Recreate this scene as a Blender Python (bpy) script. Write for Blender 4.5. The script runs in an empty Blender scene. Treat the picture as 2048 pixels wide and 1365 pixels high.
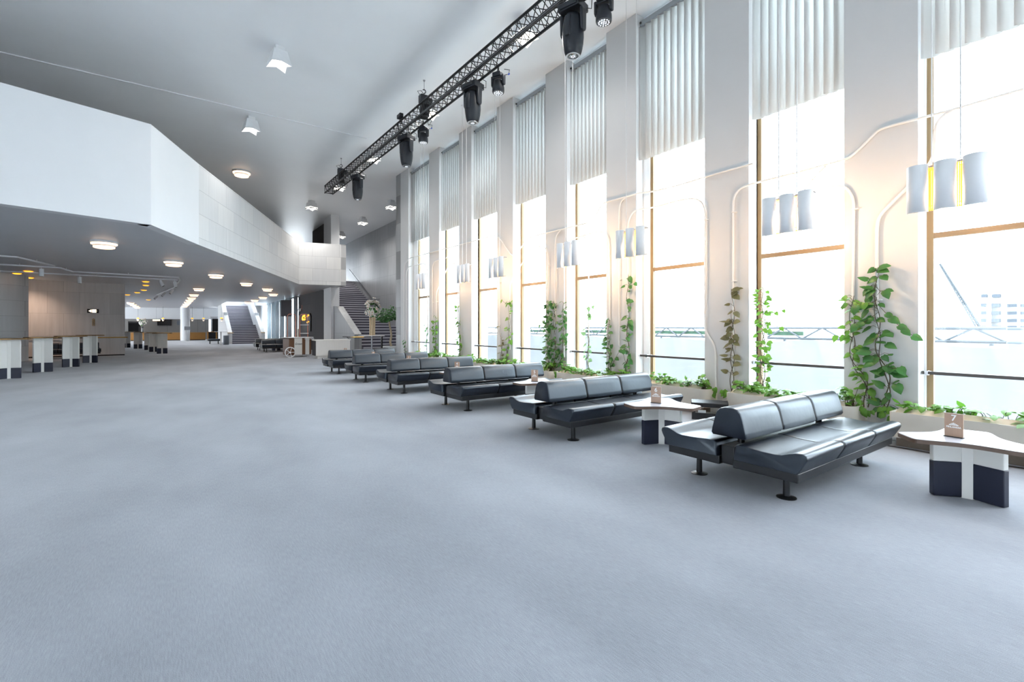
import bpy, bmesh, math, random
from mathutils import Vector, Matrix

# ------------------------------------------------------------------ camera, sky, exposure
SC = bpy.context.scene
COL = SC.collection
EYE = 1.4                       # camera height above the carpet (m)
FPX, CX, HY = 942.0, 1024.0, 655.0   # focal length (px), image centre, horizon row (2048 x 1365 frame)
YAW = math.atan((1024 - 348) / FPX)
SN, CS = math.sin(YAW), math.cos(YAW)

cd = bpy.data.cameras.new('camera')
cam = bpy.data.objects.new('camera', cd)
COL.objects.link(cam)
cam.location = (0, 0, EYE)
cam.rotation_euler = (math.pi / 2, 0, -YAW)
cd.sensor_width = 36
cd.lens = FPX / 2048 * 36
cd.shift_y = (HY - 682.5) / 2048
cd.clip_end = 600
SC.camera = cam

W_ = bpy.data.worlds.new('sky')
SC.world = W_
W_.use_nodes = True
_b = W_.node_tree.nodes['Background']
_b.inputs[0].default_value = (0.865, 0.935, 1.0, 1)
_b.inputs[1].default_value = 5.0
SC.view_settings.view_transform = 'Standard'
SC.view_settings.look = 'None'
SC.view_settings.gamma = 1
SC.view_settings.exposure = 1.42
SC.view_settings.use_curve_mapping = False

R = math.radians
PI = math.pi
rnd = random.Random(7)

# ------------------------------------------------------------------ sight lines onto known planes of the hall
def _ray(u, v):
    a = (u - CX) / FPX
    return Vector((SN + CS * a, CS - SN * a, -(v - HY) / FPX))
def at(u, v, z=0.0):            # point of the horizontal plane at height z
    d = _ray(u, v); k = (z - EYE) / d.z
    return Vector((d.x * k, d.y * k, z))
def wl(u, v, X):                # point of the plane x = X
    d = _ray(u, v); k = X / d.x
    return Vector((X, d.y * k, EYE + d.z * k))
def wy(u, v, Y):                # point of the plane y = Y
    d = _ray(u, v); k = Y / d.y
    return Vector((d.x * k, Y, EYE + d.z * k))

# ------------------------------------------------------------------ materials
def lin(c):
    return tuple(((x / 255) / 12.92 if x / 255 <= .04045 else ((x / 255 + .055) / 1.055) ** 2.4) for x in c) + (1,)
def mat(name, rgb, rough=.5, metal=0, spec=.5, var=0, vscale=3, stretch=None, bump=0, bscale=60, emit=None, estr=0, trans=0):
    m = bpy.data.materials.new(name); m.use_nodes = True
    nt = m.node_tree; N = nt.nodes; L = nt.links
    p = N['Principled BSDF']
    p.inputs['Base Color'].default_value = lin(rgb)
    p.inputs['Roughness'].default_value = rough
    p.inputs['Metallic'].default_value = metal
    p.inputs['Specular IOR Level'].default_value = spec
    if var or bump:
        tc = N.new('ShaderNodeTexCoord'); mp = N.new('ShaderNodeMapping')
        L.new(tc.outputs['Object'], mp.inputs[0])
        if stretch: mp.inputs['Scale'].default_value = stretch
    if var:
        nz = N.new('ShaderNodeTexNoise'); nz.inputs['Scale'].default_value = vscale; nz.inputs['Detail'].default_value = 6
        nz.inputs['Roughness'].default_value = .6
        L.new(mp.outputs[0], nz.inputs[0])
        mx = N.new('ShaderNodeMix'); mx.data_type = 'RGBA'
        mx.inputs[6].default_value = lin(tuple(max(0, c * (1 - var)) for c in rgb))
        mx.inputs[7].default_value = lin(tuple(min(255, c * (1 + var)) for c in rgb))
        L.new(nz.outputs[0], mx.inputs[0]); L.new(mx.outputs[2], p.inputs['Base Color'])
    if bump:
        nb = N.new('ShaderNodeTexNoise'); nb.inputs['Scale'].default_value = bscale; nb.inputs['Detail'].default_value = 4
        L.new(mp.outputs[0], nb.inputs[0])
        bp = N.new('ShaderNodeBump'); bp.inputs['Strength'].default_value = bump; bp.inputs['Distance'].default_value = .02
        L.new(nb.outputs[0], bp.inputs['Height']); L.new(bp.outputs[0], p.inputs['Normal'])
    if emit:
        p.inputs['Emission Color'].default_value = lin(emit); p.inputs['Emission Strength'].default_value = estr
    if trans:
        tr = N.new('ShaderNodeBsdfTranslucent'); tr.inputs[0].default_value = lin(tuple(min(255, c * 1.15) for c in rgb))
        if var: L.new(mx.outputs[2], tr.inputs[0])
        ms = N.new('ShaderNodeMixShader'); ms.inputs[0].default_value = trans
        L.new(p.outputs[0], ms.inputs[1]); L.new(tr.outputs[0], ms.inputs[2])
        L.new(ms.outputs[0], N['Material Output'].inputs[0])
    return m
def concrete(name, c1, c2, bw=1.0, rh=.95, rough=.6, joint=(0.78), streak=.12):
    m = bpy.data.materials.new(name); m.use_nodes = True
    nt = m.node_tree; N = nt.nodes; L = nt.links; p = N['Principled BSDF']
    p.inputs['Roughness'].default_value = rough
    tc = N.new('ShaderNodeTexCoord'); sp = N.new('ShaderNodeSeparateXYZ'); cb = N.new('ShaderNodeCombineXYZ')
    L.new(tc.outputs['Object'], sp.inputs[0]); L.new(sp.outputs[0], cb.inputs[0]); L.new(sp.outputs[2], cb.inputs[1])
    br = N.new('ShaderNodeTexBrick'); L.new(cb.outputs[0], br.inputs[0])
    br.inputs['Color1'].default_value = lin(c1); br.inputs['Color2'].default_value = lin(c2)
    br.inputs['Mortar'].default_value = lin(tuple(c * joint for c in c1))
    br.inputs['Scale'].default_value = 1; br.inputs['Mortar Size'].default_value = .006
    br.inputs['Brick Width'].default_value = bw; br.inputs['Row Height'].default_value = rh
    mp = N.new('ShaderNodeMapping'); mp.inputs['Scale'].default_value = (6, 6, .5); L.new(tc.outputs['Object'], mp.inputs[0])
    nz = N.new('ShaderNodeTexNoise'); nz.inputs['Scale'].default_value = 1.2; nz.inputs['Detail'].default_value = 7
    L.new(mp.outputs[0], nz.inputs[0])
    mr = N.new('ShaderNodeMapRange'); mr.inputs[1].default_value = .3; mr.inputs[2].default_value = .7
    mr.inputs[3].default_value = 1 - streak; mr.inputs[4].default_value = 1 + streak * .6
    L.new(nz.outputs[0], mr.inputs[0])
    mx = N.new('ShaderNodeMix'); mx.data_type = 'RGBA'; mx.blend_type = 'MULTIPLY'; mx.inputs[0].default_value = 1
    L.new(br.outputs[0], mx.inputs[6]); L.new(mr.outputs[0], mx.inputs[7]); L.new(mx.outputs[2], p.inputs['Base Color'])
    return m
def carpet(name, a, b):
    m = bpy.data.materials.new(name); m.use_nodes = True
    nt = m.node_tree; N = nt.nodes; L = nt.links; p = N['Principled BSDF']
    p.inputs['Roughness'].default_value = .95; p.inputs['Specular IOR Level'].default_value = .15
    p.inputs['Sheen Weight'].default_value = .25; p.inputs['Sheen Roughness'].default_value = .5
    tc = N.new('ShaderNodeTexCoord')
    def noise(scale, det, st):
        mp = N.new('ShaderNodeMapping'); mp.inputs['Scale'].default_value = st; L.new(tc.outputs['Object'], mp.inputs[0])
        mp.inputs['Rotation'].default_value = (0, 0, R(3))
        n = N.new('ShaderNodeTexNoise'); n.inputs['Scale'].default_value = scale; n.inputs['Detail'].default_value = det
        L.new(mp.outputs[0], n.inputs[0]); return n
    n1 = noise(.9, 8, (1, .5, 1)); n2 = noise(150, 3, (1, .12, 1)); n3 = noise(260, 3, (1, 1, 1))
    a1 = N.new('ShaderNodeMath'); a1.operation = 'MULTIPLY_ADD'; a1.inputs[1].default_value = .5
    a2 = N.new('ShaderNodeMath'); a2.operation = 'MULTIPLY_ADD'; a2.inputs[1].default_value = .24
    a3 = N.new('ShaderNodeMath'); a3.operation = 'MULTIPLY'; a3.inputs[1].default_value = .34
    L.new(n3.outputs[0], a3.inputs[0]); L.new(n2.outputs[0], a2.inputs[0]); L.new(a3.outputs[0], a2.inputs[2])
    L.new(n1.outputs[0], a1.inputs[0]); L.new(a2.outputs[0], a1.inputs[2])
    mr = N.new('ShaderNodeMapRange'); mr.inputs[1].default_value = .38; mr.inputs[2].default_value = .74; L.new(a1.outputs[0], mr.inputs[0])
    mx = N.new('ShaderNodeMix'); mx.data_type = 'RGBA'; mx.inputs[6].default_value = lin(a); mx.inputs[7].default_value = lin(b)
    L.new(mr.outputs[0], mx.inputs[0]); L.new(mx.outputs[2], p.inputs['Base Color'])
    bp = N.new('ShaderNodeBump'); bp.inputs['Strength'].default_value = .35; bp.inputs['Distance'].default_value = .01
    L.new(a2.outputs[0], bp.inputs['Height']); L.new(bp.outputs[0], p.inputs['Normal'])
    return m
def glass(name, tint=(245, 250, 252), refl=.012):
    m = bpy.data.materials.new(name); m.use_nodes = True
    nt = m.node_tree; N = nt.nodes; L = nt.links; N.remove(N['Principled BSDF'])
    t = N.new('ShaderNodeBsdfTransparent'); t.inputs[0].default_value = lin(tint)
    g = N.new('ShaderNodeBsdfGlossy'); g.inputs['Roughness'].default_value = .02
    ms = N.new('ShaderNodeMixShader'); ms.inputs[0].default_value = refl
    L.new(t.outputs[0], ms.inputs[1]); L.new(g.outputs[0], ms.inputs[2]); L.new(ms.outputs[0], N['Material Output'].inputs[0])
    return m
def wood(name, a, b, scale=(30, 2, 2), rough=.45):
    m = mat(name, a, rough, var=.01); nt = m.node_tree; N = nt.nodes
    for n in N:
        if n.type == 'MAPPING': n.inputs['Scale'].default_value = scale
        if n.type == 'MIX': n.inputs[6].default_value = lin(a); n.inputs[7].default_value = lin(b)
        if n.type == 'TEX_NOISE': n.inputs['Scale'].default_value = 1.5
    return m

M = dict(
    carpet=carpet('carpet', (118, 122, 131), (166, 171, 179)),
    stair=carpet('stair_carpet', (74, 73, 84), (100, 99, 112)),
    nosing=mat('stair_nosing', (176, 175, 184), .8, var=.05),
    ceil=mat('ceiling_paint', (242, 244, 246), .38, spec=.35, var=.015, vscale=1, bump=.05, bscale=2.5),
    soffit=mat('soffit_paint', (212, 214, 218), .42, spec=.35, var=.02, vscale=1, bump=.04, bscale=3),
    white=mat('white_paint', (232, 234, 236), .55, var=.01, vscale=2),
    pier=mat('pier_paint', (206, 207, 207), .5, var=.012, vscale=2),
    reveal=mat('reveal_paint', (244, 246, 247), .5),
    conc_l=concrete('pale_concrete', (214, 215, 216), (224, 224, 223), 1.25, .62, streak=.05, joint=.86),
    conc_m=concrete('grey_concrete', (150, 153, 156), (160, 162, 165), 1.3, 1.1, streak=.14, rough=.35, joint=.8),
    conc_d=concrete('dark_concrete', (56, 56, 61), (64, 63, 68), 1.5, .95, streak=.1, rough=.75, joint=.9),
    conc_w=concrete('warm_concrete', (190, 188, 188), (198, 195, 194), 1.1, 1.02, streak=.1, joint=.86),
    leather=mat('black_leather', (11, 16, 29), .36, spec=.85, bump=.06, bscale=14),
    seam=mat('leather_seam', (7, 8, 11), .6, spec=.2),
    bmetal=mat('black_metal', (22, 24, 28), .35, spec=.5),
    tmetal=mat('truss_black', (17, 19, 23), .4, spec=.5),
    headblk=mat('lamp_black', (30, 34, 41), .38, spec=.5, bump=.03, bscale=200),
    steel=mat('brushed_steel', (150, 152, 155), .3, metal=1),
    chrome=mat('chrome', (210, 212, 215), .15, metal=1),
    brass=mat('brass', (190, 150, 80), .3, metal=1),
    gold=mat('gold_glow', (214, 150, 40), .3, metal=.6, emit=(255, 170, 50), estr=.8),
    copper=mat('copper', (196, 130, 112), .35, metal=.7),
    navy=mat('navy_laminate', (26, 32, 52), .45),
    cream=mat('white_laminate', (228, 228, 224), .45),
    tabtop=mat('table_laminate', (196, 197, 206), .35, var=.02),
    darktop=mat('dark_table_laminate', (60, 52, 46), .35),
    ply=wood('plywood_edge', (92, 76, 68), (120, 98, 82), (12, 12, 60)),
    oak=wood('oak_frame', (134, 112, 80), (168, 142, 102), (20, 20, 1.2)),
    oakh=wood('oak_transom', (134, 112, 84), (166, 138, 104), (20, 1.2, 20)),
    bar=mat('kick_bar', (78, 74, 74), .45),
    counter=wood('counter_wood', (150, 104, 50), (178, 130, 70), (1.5, 10, 10)),
    paleply=wood('pale_wood', (232, 230, 226), (248, 247, 244), (18, 18, 1.2)),
    cartwood=wood('cart_walnut', (92, 64, 46), (124, 88, 62), (24, 24, 1.2)),
    signwood=wood('sign_wood', (168, 138, 118), (188, 158, 136), (26, 26, 1.5)),
    planter=mat('planter_beige', (214, 208, 196), .5, var=.01),
    plinth=mat('planter_plinth', (120, 108, 96), .6),
    liner=wood('planter_liner', (222, 206, 182), (238, 224, 204), (1.5, 10, 10)),
    soil=mat('soil', (60, 46, 36), .9, var=.3, vscale=40),
    leaf=mat('leaf_green', (88, 132, 50), .38, var=.5, vscale=5, trans=.35),
    leafdk=mat('leaf_dark', (60, 108, 54), .4, var=.45, vscale=6, trans=.3),
    leafdry=mat('leaf_dry', (98, 98, 66), .5, var=.35, vscale=6, trans=.25),
    leafpale=mat('leaf_pale', (120, 158, 110), .4, var=.3, vscale=6, trans=.45),
    stem=mat('vine_stem', (74, 66, 42), .6, var=.2, vscale=20),
    trunk=mat('pale_trunk', (206, 188, 158), .6, var=.15, vscale=14, stretch=(1, 1, .3)),
    petal=mat('white_petal', (236, 236, 230), .5, trans=.3),
    peach=mat('peach_petal', (214, 170, 130), .5, trans=.3),
    pipe=mat('conduit_white', (228, 228, 226), .4),
    vane=mat('blind_vane', (213, 214, 213), .55, trans=.3),
    shade=mat('lamp_shade', (236, 239, 242), .42),
    rail=mat('headrail_grey', (150, 158, 164), .4),
    boom=mat('boom_grey', (58, 62, 66), .6),
    edgeb=mat('brass_edge', (128, 98, 58), .35, metal=.6),
    shin=mat('lamp_inside', (250, 236, 214), .5),
    tube=mat('lamp_tube', (255, 190, 80), .3, emit=(255, 176, 60), estr=3.5),
    brassglow=mat('glowing_brass', (216, 156, 54), .3, metal=.8, emit=(255, 160, 40), estr=1.1),  # brass given its own glow in place of lamplight; no lamp itself
    glow=mat('lamp_glow', (255, 250, 240), .5, emit=(255, 246, 232), estr=3.5),
    warmglow=mat('ring_glow', (255, 226, 196), .5, emit=(255, 214, 176), estr=.95),
    led=mat('led_white', (220, 224, 232), .15, emit=(240, 245, 255), estr=.35),
    lens=mat('lens_glass', (10, 12, 18), .05, spec=1),
    black=mat('matt_black', (10, 10, 12), .6),
    screen=mat('screen_black', (8, 9, 11), .2),
    greyscr=mat('screen_grey', (104, 110, 120), .3),
    curtain=mat('curtain_grey', (208, 215, 219), .8, trans=.5),
    glass=glass('window_glass'),
    exitw=mat('exit_light', (255, 240, 220), .5, emit=(255, 222, 186), estr=1.1),
    bwhite=mat('letter_white', (246, 246, 246), .5),
    grey=mat('panel_grey', (128, 126, 124), .6, var=.03),
    greydk=mat('panel_joint', (84, 82, 80), .6),
    bin=mat('bin_grey', (108, 116, 126), .4),
    ext=mat('tarpaulin', (112, 113, 114), .8, var=.05, vscale=1), facade=mat('facade', (150, 150, 150), .8),
    extg=mat('scaffold_grey', (84, 88, 92), .7),
    extwin=mat('far_window', (48, 54, 62), .5),
    extfl=mat('ground_pale', (220, 220, 218), .9, var=.05),
    netgreen=mat('net_green', (70, 96, 78), .8),
    rope=mat('strap_orange', (226, 140, 110), .7),
    yellow=mat('yellow_label', (196, 180, 40), .6),
    blue=mat('plug_blue', (40, 80, 190), .5),
    darkwood=wood('dark_panel', (52, 46, 44), (72, 64, 60), (14, 14, 1.2)),
)

M['leather'].node_tree.nodes['Principled BSDF'].inputs['Specular Tint'].default_value = (.78, .9, 1, 1)

# ------------------------------------------------------------------ mesh building
class MB:
    def __init__(s): s.v = []; s.f = []
    def add(s, vs, fs):
        k = len(s.v); s.v += [tuple(v) for v in vs]; s.f += [tuple(i + k for i in f) for f in fs]; return s
    def bx(s, x0, x1, y0, y1, z0, z1):
        return s.add([(x0, y0, z0), (x1, y0, z0), (x1, y1, z0), (x0, y1, z0), (x0, y0, z1), (x1, y0, z1), (x1, y1, z1), (x0, y1, z1)],
                     [(0, 3, 2, 1), (4, 5, 6, 7), (0, 1, 5, 4), (1, 2, 6, 5), (2, 3, 7, 6), (3, 0, 4, 7)])
    def rbx(s, c, size, rz=0, rx=0, ry=0):
        m = Matrix.Translation(c) @ Matrix.Rotation(rz, 4, 'Z') @ Matrix.Rotation(ry, 4, 'Y') @ Matrix.Rotation(rx, 4, 'X')
        t = MB().bx(-size[0] / 2, size[0] / 2, -size[1] / 2, size[1] / 2, -size[2] / 2, size[2] / 2)
        return s.add([m @ Vector(v) for v in t.v], t.f)
    def cyl(s, p, q, r, r2=None, n=12, caps=True):
        p = Vector(p); q = Vector(q); r2 = r if r2 is None else r2
        d = (q - p).normalized(); a = d.orthogonal().normalized(); b = d.cross(a)
        vs = []
        for c, rr in ((p, r), (q, r2)):
            for i in range(n):
                t = 2 * PI * i / n; vs.append(c + (a * math.cos(t) + b * math.sin(t)) * rr)
        fs = [(i, (i + 1) % n, n + (i + 1) % n, n + i) for i in range(n)]
        if caps: fs += [tuple(range(n - 1, -1, -1)), tuple(range(n, 2 * n))]
        return s.add(vs, fs)
    def tube(s, pts, r, n=8, closed=False):
        pts = [Vector(p) for p in pts]; m = len(pts)
        rs = r if isinstance(r, (list, tuple)) else [r] * m
        vs = []; a = None
        for i, p in enumerate(pts):
            if closed: d = pts[(i + 1) % m] - pts[i - 1]
            else: d = pts[min(i + 1, m - 1)] - pts[max(i - 1, 0)]
            d = d.normalized() if d.length > 1e-9 else Vector((0, 0, 1))
            if a is None: a = d.orthogonal().normalized()
            else:
                a = a - d * a.dot(d)
                a = a.normalized() if a.length > 1e-6 else d.orthogonal().normalized()
            b = d.cross(a)
            for k in range(n):
                t = 2 * PI * k / n; vs.append(p + (a * math.cos(t) + b * math.sin(t)) * rs[i])
        fs = []
        for i in range(m if closed else m - 1):
            j = (i + 1) % m
            for k in range(n):
                fs.append((i * n + k, i * n + (k + 1) % n, j * n + (k + 1) % n, j * n + k))
        if not closed: fs += [tuple(range(n - 1, -1, -1)), tuple(range((m - 1) * n, m * n))]
        return s.add(vs, fs)
    def lathe(s, prof, c=(0, 0, 0), n=24, cap=True):
        vs = []; m = len(prof)
        for r, z in prof:
            for k in range(n):
                t = 2 * PI * k / n; vs.append((c[0] + r * math.cos(t), c[1] + r * math.sin(t), c[2] + z))
        fs = []
        for i in range(m - 1):
            for k in range(n):
                fs.append((i * n + k, i * n + (k + 1) % n, (i + 1) * n + (k + 1) % n, (i + 1) * n + k))
        if cap: fs += [tuple(range(n - 1, -1, -1)), tuple(range((m - 1) * n, m * n))]
        return s.add(vs, fs)
    def prism(s, poly, z0, z1):
        n = len(poly)
        vs = [(x, y, z0) for x, y in poly] + [(x, y, z1) for x, y in poly]
        return s.add(vs, [tuple(range(n - 1, -1, -1)), tuple(range(n, 2 * n))] + [(i, (i + 1) % n, n + (i + 1) % n, n + i) for i in range(n)])
    def prismx(s, poly, x0, x1):        # polygon in (y, z) swept along x
        n = len(poly)
        vs = [(x0, y, z) for y, z in poly] + [(x1, y, z) for y, z in poly]
        return s.add(vs, [tuple(range(n - 1, -1, -1)), tuple(range(n, 2 * n))] + [(i, (i + 1) % n, n + (i + 1) % n, n + i) for i in range(n)])
    def loft(s, rings):
        n = len(rings[0]); vs = [p for r in rings for p in r]; fs = []
        for i in range(len(rings) - 1):
            for k in range(n):
                fs.append((i * n + k, i * n + (k + 1) % n, (i + 1) * n + (k + 1) % n, (i + 1) * n + k))
        fs += [tuple(range(n - 1, -1, -1)), tuple(range((len(rings) - 1) * n, len(rings) * n))]
        return s.add(vs, fs)
    def ball(s, c, r, nu=12, nv=8):
        rx, ry, rz = r if isinstance(r, (tuple, list)) else (r, r, r)
        vs = [(c[0], c[1], c[2] - rz)]; fs = []
        for j in range(1, nv):
            p = -PI / 2 + PI * j / nv
            for i in range(nu):
                t = 2 * PI * i / nu; vs.append((c[0] + rx * math.cos(p) * math.cos(t), c[1] + ry * math.cos(p) * math.sin(t), c[2] + rz * math.sin(p)))
        vs.append((c[0], c[1], c[2] + rz)); e = len(vs) - 1
        for i in range(nu):
            fs.append((0, 1 + (i + 1) % nu, 1 + i)); fs.append((e, e - nu + i, e - nu + (i + 1) % nu))
        for j in range(nv - 2):
            for i in range(nu):
                a = 1 + j * nu
                fs.append((a + i, a + (i + 1) % nu, a + nu + (i + 1) % nu, a + nu + i))
        return s.add(vs, fs)
    def leaf(s, p, d, nrm, z):
        p = Vector(p); d = d.normalized(); nrm = (nrm - d * nrm.dot(d)).normalized(); b = d.cross(nrm)
        q = lambda t, w, h: p + d * t * z + b * w * z + nrm * h * z
        vs = [q(0, 0, 0), q(.45, 0, .05), q(1.02, 0, -.16)]
        for sg in (1, -1): vs += [q(-.12, .2 * sg, -.02), q(.12, .41 * sg, -.06), q(.48, .37 * sg, -.07), q(.8, .17 * sg, -.12)]
        return s.add(vs, [(0, 3, 4, 1), (1, 4, 5), (1, 5, 6, 2), (0, 1, 8, 7), (1, 9, 8), (1, 2, 10, 9)])
    def build(s, name, m, parent=None, smooth=None, bevel=0, loc=None, rz=None, bseg=2):
        me = bpy.data.meshes.new(name); me.from_pydata(s.v, [], s.f); me.update()
        bm = bmesh.new(); bm.from_mesh(me); bmesh.ops.recalc_face_normals(bm, faces=bm.faces); bm.to_mesh(me); bm.free()
        me.materials.append(M[m] if isinstance(m, str) else m)
        if smooth is not None or bevel:
            me.polygons.foreach_set('use_smooth', [True] * len(me.polygons))
            me.set_sharp_from_angle(angle=R(smooth if smooth is not None else 40))
        o = bpy.data.objects.new(name, me); COL.objects.link(o)
        if parent: o.parent = parent
        if loc: o.location = loc
        if rz is not None: o.rotation_euler = (0, 0, rz)
        if bevel:
            b = o.modifiers.new('bevel', 'BEVEL'); b.width = bevel; b.segments = bseg; b.limit_method = 'ANGLE'; b.angle_limit = R(40)
            b.harden_normals = False
        return o

def tag(o, label=None, cat=None, group=None, kind=None):
    if label: o['label'] = label
    if cat: o['category'] = cat
    if group: o['group'] = group
    if kind: o['kind'] = kind
    return o
def thing(name, label, cat, loc=(0, 0, 0), rz=0, group=None):
    o = bpy.data.objects.new(name, None); COL.objects.link(o)
    o.location = loc; o.rotation_euler = (0, 0, rz); o.empty_display_size = .2
    return tag(o, label, cat, group)
def struct(o, label=None, cat='structure'):
    o['kind'] = 'structure'
    if label: o['label'] = label
    o['category'] = cat
    return o
def copy_tree(o, parent=None):
    c = o.copy(); COL.objects.link(c)
    if parent: c.parent = parent
    for ch in [k for k in o.children]: copy_tree(ch, c)
    return c
def text(s, size, ext, m, name, parent=None, loc=(0, 0, 0), rot=(PI / 2, 0, 0), shear=0, align='CENTER', bold=0):
    cu = bpy.data.curves.new('lettering', 'FONT'); cu.body = s; cu.size = size; cu.extrude = ext; cu.align_x = align; cu.shear = shear; cu.offset = bold
    t = bpy.data.objects.new('lettering', cu); COL.objects.link(t)
    bpy.context.view_layer.update()
    me = bpy.data.meshes.new_from_object(t.evaluated_get(bpy.context.evaluated_depsgraph_get()))
    bpy.data.objects.remove(t); bpy.data.curves.remove(cu)
    me.materials.clear(); me.materials.append(M[m])
    o = bpy.data.objects.new(name, me); COL.objects.link(o); o.location = loc; o.rotation_euler = rot
    if parent: o.parent = parent
    return o
def smooth_path(pts, rad=.12, n=5):      # round the corners of a polyline
    pts = [Vector(p) for p in pts]; out = [pts[0]]
    for i in range(1, len(pts) - 1):
        a, b, c = pts[i - 1], pts[i], pts[i + 1]
        r1 = min(rad, (a - b).length * .48); r2 = min(rad, (c - b).length * .48)
        p = b + (a - b).normalized() * r1; q = b + (c - b).normalized() * r2
        for k in range(n + 1):
            t = k / n; out.append(p * (1 - t) ** 2 + b * 2 * t * (1 - t) + q * t * t)
    out.append(pts[-1]); return out
def wallseg(name, p, q, z0, z1, th, m, label=None):      # a straight wall; its thickness lies to the left of p -> q
    p = Vector((p[0], p[1], 0)); q = Vector((q[0], q[1], 0)); d = q - p
    o = MB().bx(0, d.length, 0, th, z0, z1).build(name, m, loc=p, rz=math.atan2(d.y, d.x))
    return struct(o, label, 'wall')

# ------------------------------------------------------------------ the hall
WX = 7.22        # room face of the window piers
GX = 7.48        # window plane
ZC = 7.45        # high ceiling
ZS = 3.55        # underside of the gallery
ZP = 5.62        # top of the gallery parapet
PIERS = [(2.51, 1.74), (4.53, 3.78), (6.74, 5.97), (8.69, 7.93), (10.78, 10.02), (12.9, 12.14), (15.02, 14.25), (17.56, 16.79)]
JAMB = [1.66, 3.72, 5.77, 7.86, 9.96, 12.1, 14.22, 16.42]

fl = MB().bx(-14, 7.75, -6, 70, -.3, 0); fl.bx(7.75, 10.4, 17.7, 70, -.3, 0)
struct(fl.build('floor', 'carpet'), 'blue grey carpet across the whole hall', 'floor')
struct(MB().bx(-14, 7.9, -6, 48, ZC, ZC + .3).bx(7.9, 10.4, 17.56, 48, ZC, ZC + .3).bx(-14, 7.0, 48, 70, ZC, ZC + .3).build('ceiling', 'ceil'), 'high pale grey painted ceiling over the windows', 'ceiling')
struct(MB().bx(-13, 5.0, 14.92, 14.965, ZC - .02, ZC).build('trim_1', 'white'), 'thin pale joint line across the high ceiling', 'trim')

for i, (a, b) in enumerate([(.42, -.4)] + PIERS):
    struct(MB().bx(WX, 7.8, b, a, 0, ZC).build('wall_pier', 'pier', bevel=.008),
           ['pale wall pier at the right edge of the picture', 'pale wall pier left of the nearest window, with two big vines', 'pale wall pier with the brownish vine', 'pale wall pier with a tall thin green vine', 'pale wall pier with three bunched vines',
            'pale wall pier with two thin vines, middle of the row', 'pale wall pier with one vine at its left edge', 'pale wall pier with a bushy vine, second from the far end', 'pale wall pier next to the concrete stair wall'][i], 'wall pier')
struct(MB().bx(7.36, 7.8, -6, 16.8, 0, .26).build('wall_right', 'pier'), 'low wall under the windows behind the planters', 'wall')

prev = [.42] + [p[0] for p in PIERS]
for i in range(8):
    y0, y1, j = prev[i], PIERS[i][1], JAMB[i]
    w = thing('window_%d' % (i + 1), 'tall oak framed window, number %d of the row counted from the picture\'s right' % (i + 1), 'window', (GX, (y0 + y1) / 2, .26))
    w['kind'] = 'structure'
    def P(mb, n, m, **k):
        mb.v = [(x - GX, y - (y0 + y1) / 2, z - .26) for x, y, z in mb.v]; return mb.build(n, m, w, **k)
    P(MB().bx(GX, GX + .06, j, j + .062, .26, 7.3).bx(GX, GX + .06, y0, y0 + .05, .26, 7.3), 'window_frame', 'oak')
    P(MB().bx(GX + .005, GX + .06, y0 + .05, j, 2.48, 2.545).bx(GX + .005, GX + .06, y0 + .05, j, .26, .3), 'transom', 'oakh')
    P(MB().bx(GX - .03, GX + .07, j + .062, y1, .26, 7.3).bx(GX - .03, GX + .07, y0, y1, 7.3, ZC), 'window_lining', 'reveal')
    for z0, z1 in ((.3, 2.48), (2.545, 7.3)):
        P(MB().bx(GX + .03, GX + .04, y0 + .05, j, z0, z1), 'window_pane', 'glass')
    P(MB().bx(GX - .15, GX - .11, y0, y1 - .005, .835, .872), 'kick_bar', 'bar')
    P(MB().bx(GX - .11, GX, j + .012, j + .05, .835, .872).bx(GX - .165, GX - .1, j + .015, j + .047, .828, .88), 'bar_bracket', 'chrome')

# gallery: soffit slab, parapets
F = [(-9.0, 9.78), tuple(at(302, 448, ZS)[:2]), tuple(at(398, 488.7, ZS)[:2]), tuple(at(598, 568, ZS)[:2]), tuple(at(692, 571, ZS)[:2])]
G = [(x - .05, y + .12) for x, y in F]
sl = MB().prism([(-13.9, 8.42)] + G + [(G[4][0], 28.2), (7.25, 28.2), (7.25, 46), (-14, 46)], ZS, ZS + .9)
sl.bx(-14, 3.6, 46, 70, ZS, ZS + .9).bx(6.45, 7.25, 46, 70, ZS, ZS + .9).bx(3.6, 6.45, 56, 70, ZS, ZS + .9)
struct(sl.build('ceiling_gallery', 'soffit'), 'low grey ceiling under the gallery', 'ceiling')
wallseg('wall_gallery', F[0], F[1], ZS - .02, ZP, .25, 'white', 'long white gallery front facing the camera')
wallseg('wall_gallery', F[1], F[2], ZS - .02, ZP, .25, 'white', 'short white gallery front at the corner')
wallseg('wall_gallery', F[2], F[3], ZS - .02, ZP, .25, 'conc_l', 'long pale concrete gallery front with panel joints')
wallseg('wall_gallery', F[3], F[4], ZS - .02, ZP, .25, 'conc_l', 'far end panel of the gallery front by the column')
wallseg('wall_gallery', F[4], (F[4][0], 28.2), ZS - .02, ZP, .25, 'conc_l', 'side return of the gallery end by the stairs')
struct(MB().bx(6.82, 7.26, 26.1, 27.6, 0, ZC).build('wall_column', 'white', bevel=.01), 'square white column passing through the end of the gallery', 'column')
wallseg('wall_upper', (7.1, 31.5), (7.1, 28.4), 4.6, ZC, .2, 'darkwood', 'dark panelled wall upstairs behind the white column')
wallseg('wall_upper', (-14, 40), (7.0, 40), 4.45, ZC, .2, 'white', 'white wall at the back of the upper gallery')
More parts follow.
